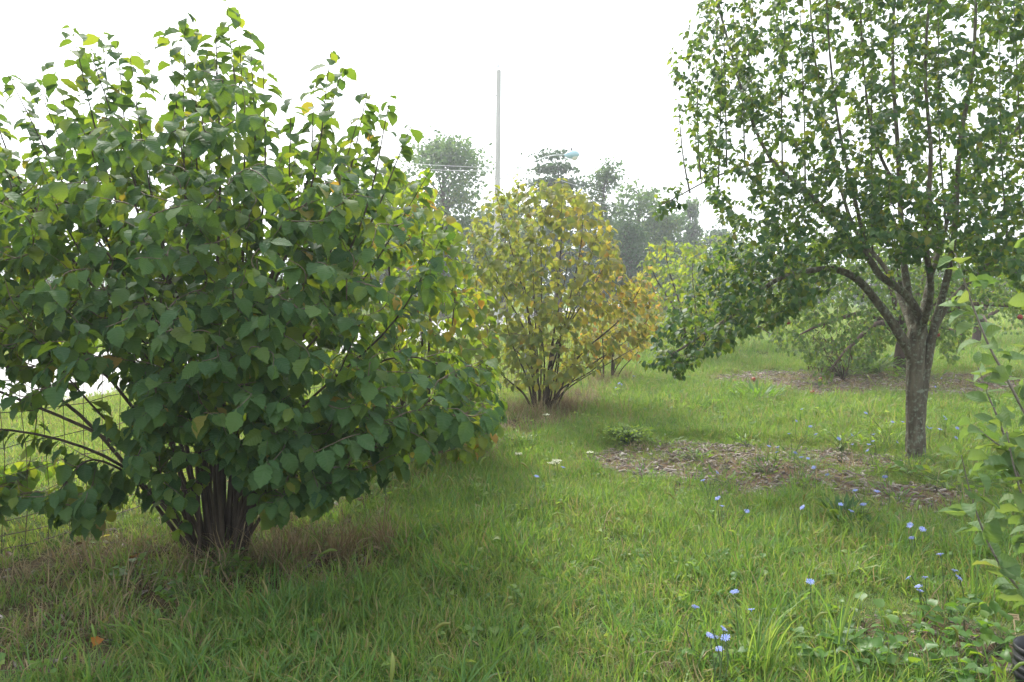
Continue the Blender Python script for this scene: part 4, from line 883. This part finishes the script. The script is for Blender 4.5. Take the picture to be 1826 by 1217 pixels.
weed(G(1500, 812), 34, .10, 'bright lime weed left of the pear trunk', 'lime', 'strap', h=.24, spread=.24, rise=.6)
weed(G(1580, 800), 30, .10, 'bright lime weed touching the pear trunk', 'lime', 'strap', h=.25, spread=.22, rise=.6)
weed(G(1625, 850), 34, .08, 'green weed growing round the foot of the pear trunk', 'weed', 'strap', h=.2, spread=.25, tb=.6)
weed(G(1690, 880), 44, .08, 'wide green weed right of the pear trunk', 'weed', 'heart', h=.15, spread=.4, tb=.5)
weed(G(1430, 840), 30, .07, 'grassy weed on the right side of the mulch patch', 'weed', 'strap', h=.12, spread=.22, tb=.3)
weed(G(1240, 825), 24, .09, 'tuft of green weed in the middle of the mulch patch', 'weed', 'strap', h=.09, spread=.14, tb=.3)
weed(G(1118, 795), 330, .045, 'low feathery lime green mound at the left tip of the mulch', 'lime', 'apple', h=.17, spread=.22, single=False, name='feathery_weed')
weed(G(925, 800), 120, .035, 'feathery green mound on the grass path near the hazel', 'weed', 'apple', h=.12, spread=.24, single=False, name='feathery_weed', tb=.6)
weed(G(1560, 668), 220, .16, 'dark leafy clump under the apple tree', 'weed', 'strap', h=.35, spread=.75, single=False, tb=.2)
weed(G(1500, 672), 170, .15, 'leafy clump on the back mulch beside the withered plant', 'weed', 'strap', h=.3, spread=.55, single=False, tb=.3)
weed(G(1640, 690), 70, .12, 'green weed behind the pear trunk on the back mulch', 'weed', 'strap', h=.28, spread=.5, single=False, tb=.4)
weed(G(1350, 715), 60, .16, 'grassy weed tuft on the left of the back mulch', 'weed', 'strap', h=.1, spread=.3, single=False, tb=.3, rise=1.)
weed(G(400, 1035), 22, .05, 'small green seedling under the largest hazel', 'weed', 'heart', h=.16, spread=.12, tb=.5)
weed(G(330, 1080), 26, .045, 'seedling in front of the largest hazel, among dry grass', 'weed', 'heart', h=.16, spread=.1, tb=.4)
weed(G(235, 1045), 18, .05, 'small seedling left of the largest hazel stems', 'weed', 'heart', h=.13, spread=.1, tb=.45)
weed(G(660, 900), 28, .05, 'pale weed below the right tip of the largest hazel', 'weed', 'heart', h=.12, spread=.18, tb=.6)

for i, (x, y, n, lab) in enumerate(((1185, 800, 18, 'small weed at the far left of the mulch patch'), (1330, 800, 26, 'weed tuft at the back edge of the mulch patch'), (1365, 850, 26, 'weed tuft at the near right edge of the mulch patch'), (1290, 870, 22, 'weed tuft at the near edge of the mulch patch'),
        (1150, 860, 20, 'weed tuft at the near left edge of the mulch patch'), (1440, 880, 30, 'weed tuft between the mulch patch and the dark weed'), (1600, 900, 26, 'weed tuft below the pear trunk'))):
    weed(G(x, y), n, .07, lab, 'weed', 'strap', h=.1, spread=.16, tb=.4, single=False, rise=.9, grp='weed tufts growing through the mulch')
def tuft(px, py, n, h0, h1, w, label, rad=.04, lean=.5, tint=(.4, .15)):
    B = G(px, py); root = thing('grass_tuft', label, 'grass', B, 'tall tufts in the lawn')
    for _ in range(n):
        v, q, t = blades(1, rad, h0, h1, w, lean, tint, 6, 0); link('blade', mesh_arrays('blade', v, q, M['grass'], t), root)
tuft(1350, 1210, 34, .22, .42, .008, 'arching bright grass tuft at the bottom edge of the lawn', .06, .55, (.5, .12))
tuft(1490, 1185, 16, .25, .45, .009, 'tall straight grass tuft by the straw patch', .05, .3, (.45, .1))
tuft(700, 870, 40, .15, .32, .007, 'blue green grass tuft under the right tip of the largest hazel', .1, .7, (.15, .1))
tuft(1770, 1090, 26, .2, .42, .008, 'tall grass tuft beneath the sapling', .12, .5, (.3, .12))
tuft(1720, 1000, 24, .2, .4, .008, 'tall grass tuft farther back beneath the sapling', .12, .4, (.35, .12))

# ------------------------------------------------------------------ cream umbels
def umbel(px, py, z, r, label):
    q = PZ(px, py, z); B = Vector((q.x, q.y, 0)); B.z = float(hgt(B.x, B.y)); root = thing('wild_carrot', label, 'flower', B, 'cream wild carrot flowers'); b = np.array(B); T = Tubes(); top = np.array([0, 0, z])
    T.add([(0, 0, 0), (.01, 0, z * .5), (0, 0, z - .03)], .002, 4); lv = Leaves('far')
    for i in range(60):
        a = rng.uniform(0, 6.28); rr = r * math.sqrt(rng.uniform()); e = np.array([rr * math.cos(a), rr * math.sin(a), z + rng.normal(0, .003)])
        if i % 3 == 0: T.add([(0, 0, z - .03), e * [.7, .7, 1] - [0, 0, .01], e], .0006, 3)
        lv.add(e + b, rng.normal(0, 1, 3) * [1, 1, .2], np.array([0, 0, 1.]) + rng.normal(0, .2, 3), .011, rng.uniform())
    T.build('stem', M['greenstem'], root); lv.fin(); link('flower_head', lv.mesh('flower_head', M['cream'], np.ones(60, bool), b), root)
for a in ((993, 818, .2, .035, 'cream flower head in the grass path, left of the mulch'), (988, 822, .17, .05, 'widest cream flower head, lowest of the group'), (1052, 806, .2, .028, 'cream flower head nearest the mulch patch'),
          (925, 805, .16, .03, 'faint cream flower head close to the hazel litter'), (973, 738, .25, .035, 'cream flower head before the golden hazel stems')): umbel(*a)

# ------------------------------------------------------------------ pot, tag, fallen leaves and fruit
def pot():
    c = PZ(1866, 1166, .21); B = Vector((c.x, c.y, 0)); root = thing('nursery_pot', 'black ribbed nursery pot in the bottom right corner', 'pot', B)
    for k in range(3):
        z0 = .0 + k * .035; prof = [(.078, 0), (.098, .11), (.1, .115), (.106, .118), (.106, .135), (.101, .137), (.101, .142), (.107, .145), (.107, .165)]
        if k == 2: prof = [(.084, .07)] + [p for p in prof[1:]]
        seg = 32; th = np.linspace(0, 2 * np.pi, seg, endpoint=False); pr = prof + [(.101, .165), (.098, .1), (.088, .03 if k == 0 else .08)]
        v = np.array([[r * math.cos(a), r * math.sin(a), z0 + z] for r, z in pr for a in th]); q = []
        for i in range(len(pr) - 1):
            for j in range(seg): q.append([i * seg + j, i * seg + (j + 1) % seg, (i + 1) * seg + (j + 1) % seg, (i + 1) * seg + j])
        link('pot_shell', mesh_arrays('pot_shell', v, q, M['pot']), root)
    v = [[.09 * math.cos(a), .09 * math.sin(a), .15] for a in np.linspace(0, 6.283, 16, endpoint=False)]
    me = bpy.data.meshes.new('soil'); me.from_pydata(v, [], [list(range(16))]); me.materials.append(M['bark']); link('soil', me, root)
pot()
def plant_tag():
    c = PZ(1817, 1106, .12); B = Vector((c.x, c.y, 0)); root = thing('plant_tag', 'small tan plant tag with faint brown print, at the right edge', 'tag', B)
    def box(name, cx, cz, w, h, d, yo, mat):
        v = np.array([[cx + sx * w, yo + sy * d, cz + sz * h] for sx in (-1, 1) for sy in (-1, 1) for sz in (-1, 1)]); q = [[0, 1, 3, 2], [4, 6, 7, 5], [0, 4, 5, 1], [2, 3, 7, 6], [0, 2, 6, 4], [1, 5, 7, 3]]
        o = link(name, mesh_arrays(name, v, q, mat, smooth=False), root); o.rotation_euler = (R(-25), R(8), R(6)); return o
    box('card', 0, .125, .026, .013, .0006, 0, M['tagcard']); box('stake', .0, .05, .003, .065, .001, .002, M['tagcard'])
    for i, (z, w) in enumerate(((.131, .015), (.124, .012), (.118, .016))): box('print_line', .004, z, w, .0012, .0001, -.0009, M['ink'])
plant_tag()
def fallen(px, py, z, size, label, mat='hazel_gold', tint=.8):
    q = PZ(px, py, z); tv, tq, tu = TPL['hazel'][rng.integers(0, 7)]; me = mesh_arrays('fallen_leaf', tv, tq, M[mat], np.full(len(tv), tint), tu); o = link('fallen_leaf', me, None, q); o.scale = (size,) * 3
    o.rotation_euler = (rng.uniform(.1, .7), rng.normal(0, .4), rng.uniform(0, 6.28)); tag(o, label, 'leaf', 'fallen hazel leaves')
for a in ((165, 1155, .06, .07, 'orange fallen leaf nearest the bottom left corner', 'hazel_gold', 1.), (192, 1099, .05, .06, 'pale yellow fallen leaf lying left of the hazel foot', 'hazel_gold', .6), (235, 998, .05, .07, 'brown curled leaf on the dark soil behind the seedlings', 'dead', 1.),
          (172, 963, .05, .08, 'yellow fallen leaf against the wire fence', 'hazel_gold', .5), (256, 996, .04, .05, 'small orange leaf beside the brown curled one', 'hazel_gold', .95), (12, 996, .04, .06, 'rust red leaf at the left edge by the fence', 'dead', .8),
          (128, 975, .06, .06, 'brown leaf caught at the foot of the fence', 'dead', .6), (835, 786, .05, .09, 'rust red leaf under the right tip of the large hazel', 'hazel_gold', 1.), (1202, 1185, .04, .07, 'grey dead leaf near the bottom middle', 'dead', .5)):
    fallen(*a)
def fallen_apple(px, py, label):
    q = G(px, py); t = Tubes(); rr = .036; a = np.linspace(0, np.pi, 9); t.add(np.stack([0 * a, 0 * a, rr * np.cos(a)], -1), rr * np.sin(a) * 1.05 + .001, 10, cap=False); t.add([(0, 0, rr * .8), (.006, 0, rr * 1.35)], .002, 4)
    o = t.build('fallen_apple', M['fruit']); o.location = (q.x, q.y, q.z + .05); tag(o, label, 'fruit', 'fallen red apples on the back mulch')
for a in ((1309, 686, 'leftmost fallen red apple on the back mulch'), (1344, 684, 'fallen red apple right of the leftmost one'), (1464, 681, 'fallen red apple below the withered plant'), (1449, 706, 'nearest fallen red apple, half in the grass')): fallen_apple(*a)

finish_plants()

# ------------------------------------------------------------------ haze
def haze():
    x0, x1, y0, y1, z0, z1 = -420, 420, -45, 905, -1.2, 11.5
    v = [[x, y, z] for x in (x0, x1) for y in (y0, y1) for z in (z0, z1)]; q = [[0, 1, 3, 2], [4, 6, 7, 5], [0, 4, 5, 1], [2, 3, 7, 6], [0, 2, 6, 4], [1, 5, 7, 3]]
    m, t, o = newmat('haze_air'); pv = t.nodes.new('ShaderNodeVolumePrincipled'); pv.inputs['Color'].default_value = (.93, .96, 1, 1); pv.inputs['Density'].default_value = .0019
    pv.inputs['Anisotropy'].default_value = .3; t.links.new(pv.outputs[0], o.inputs['Volume'])
    me = bpy.data.meshes.new('haze'); me.from_pydata(v, [], q); me.materials.append(m); tag(link('haze', me), 'thin pale morning haze', kind='stuff')
haze()
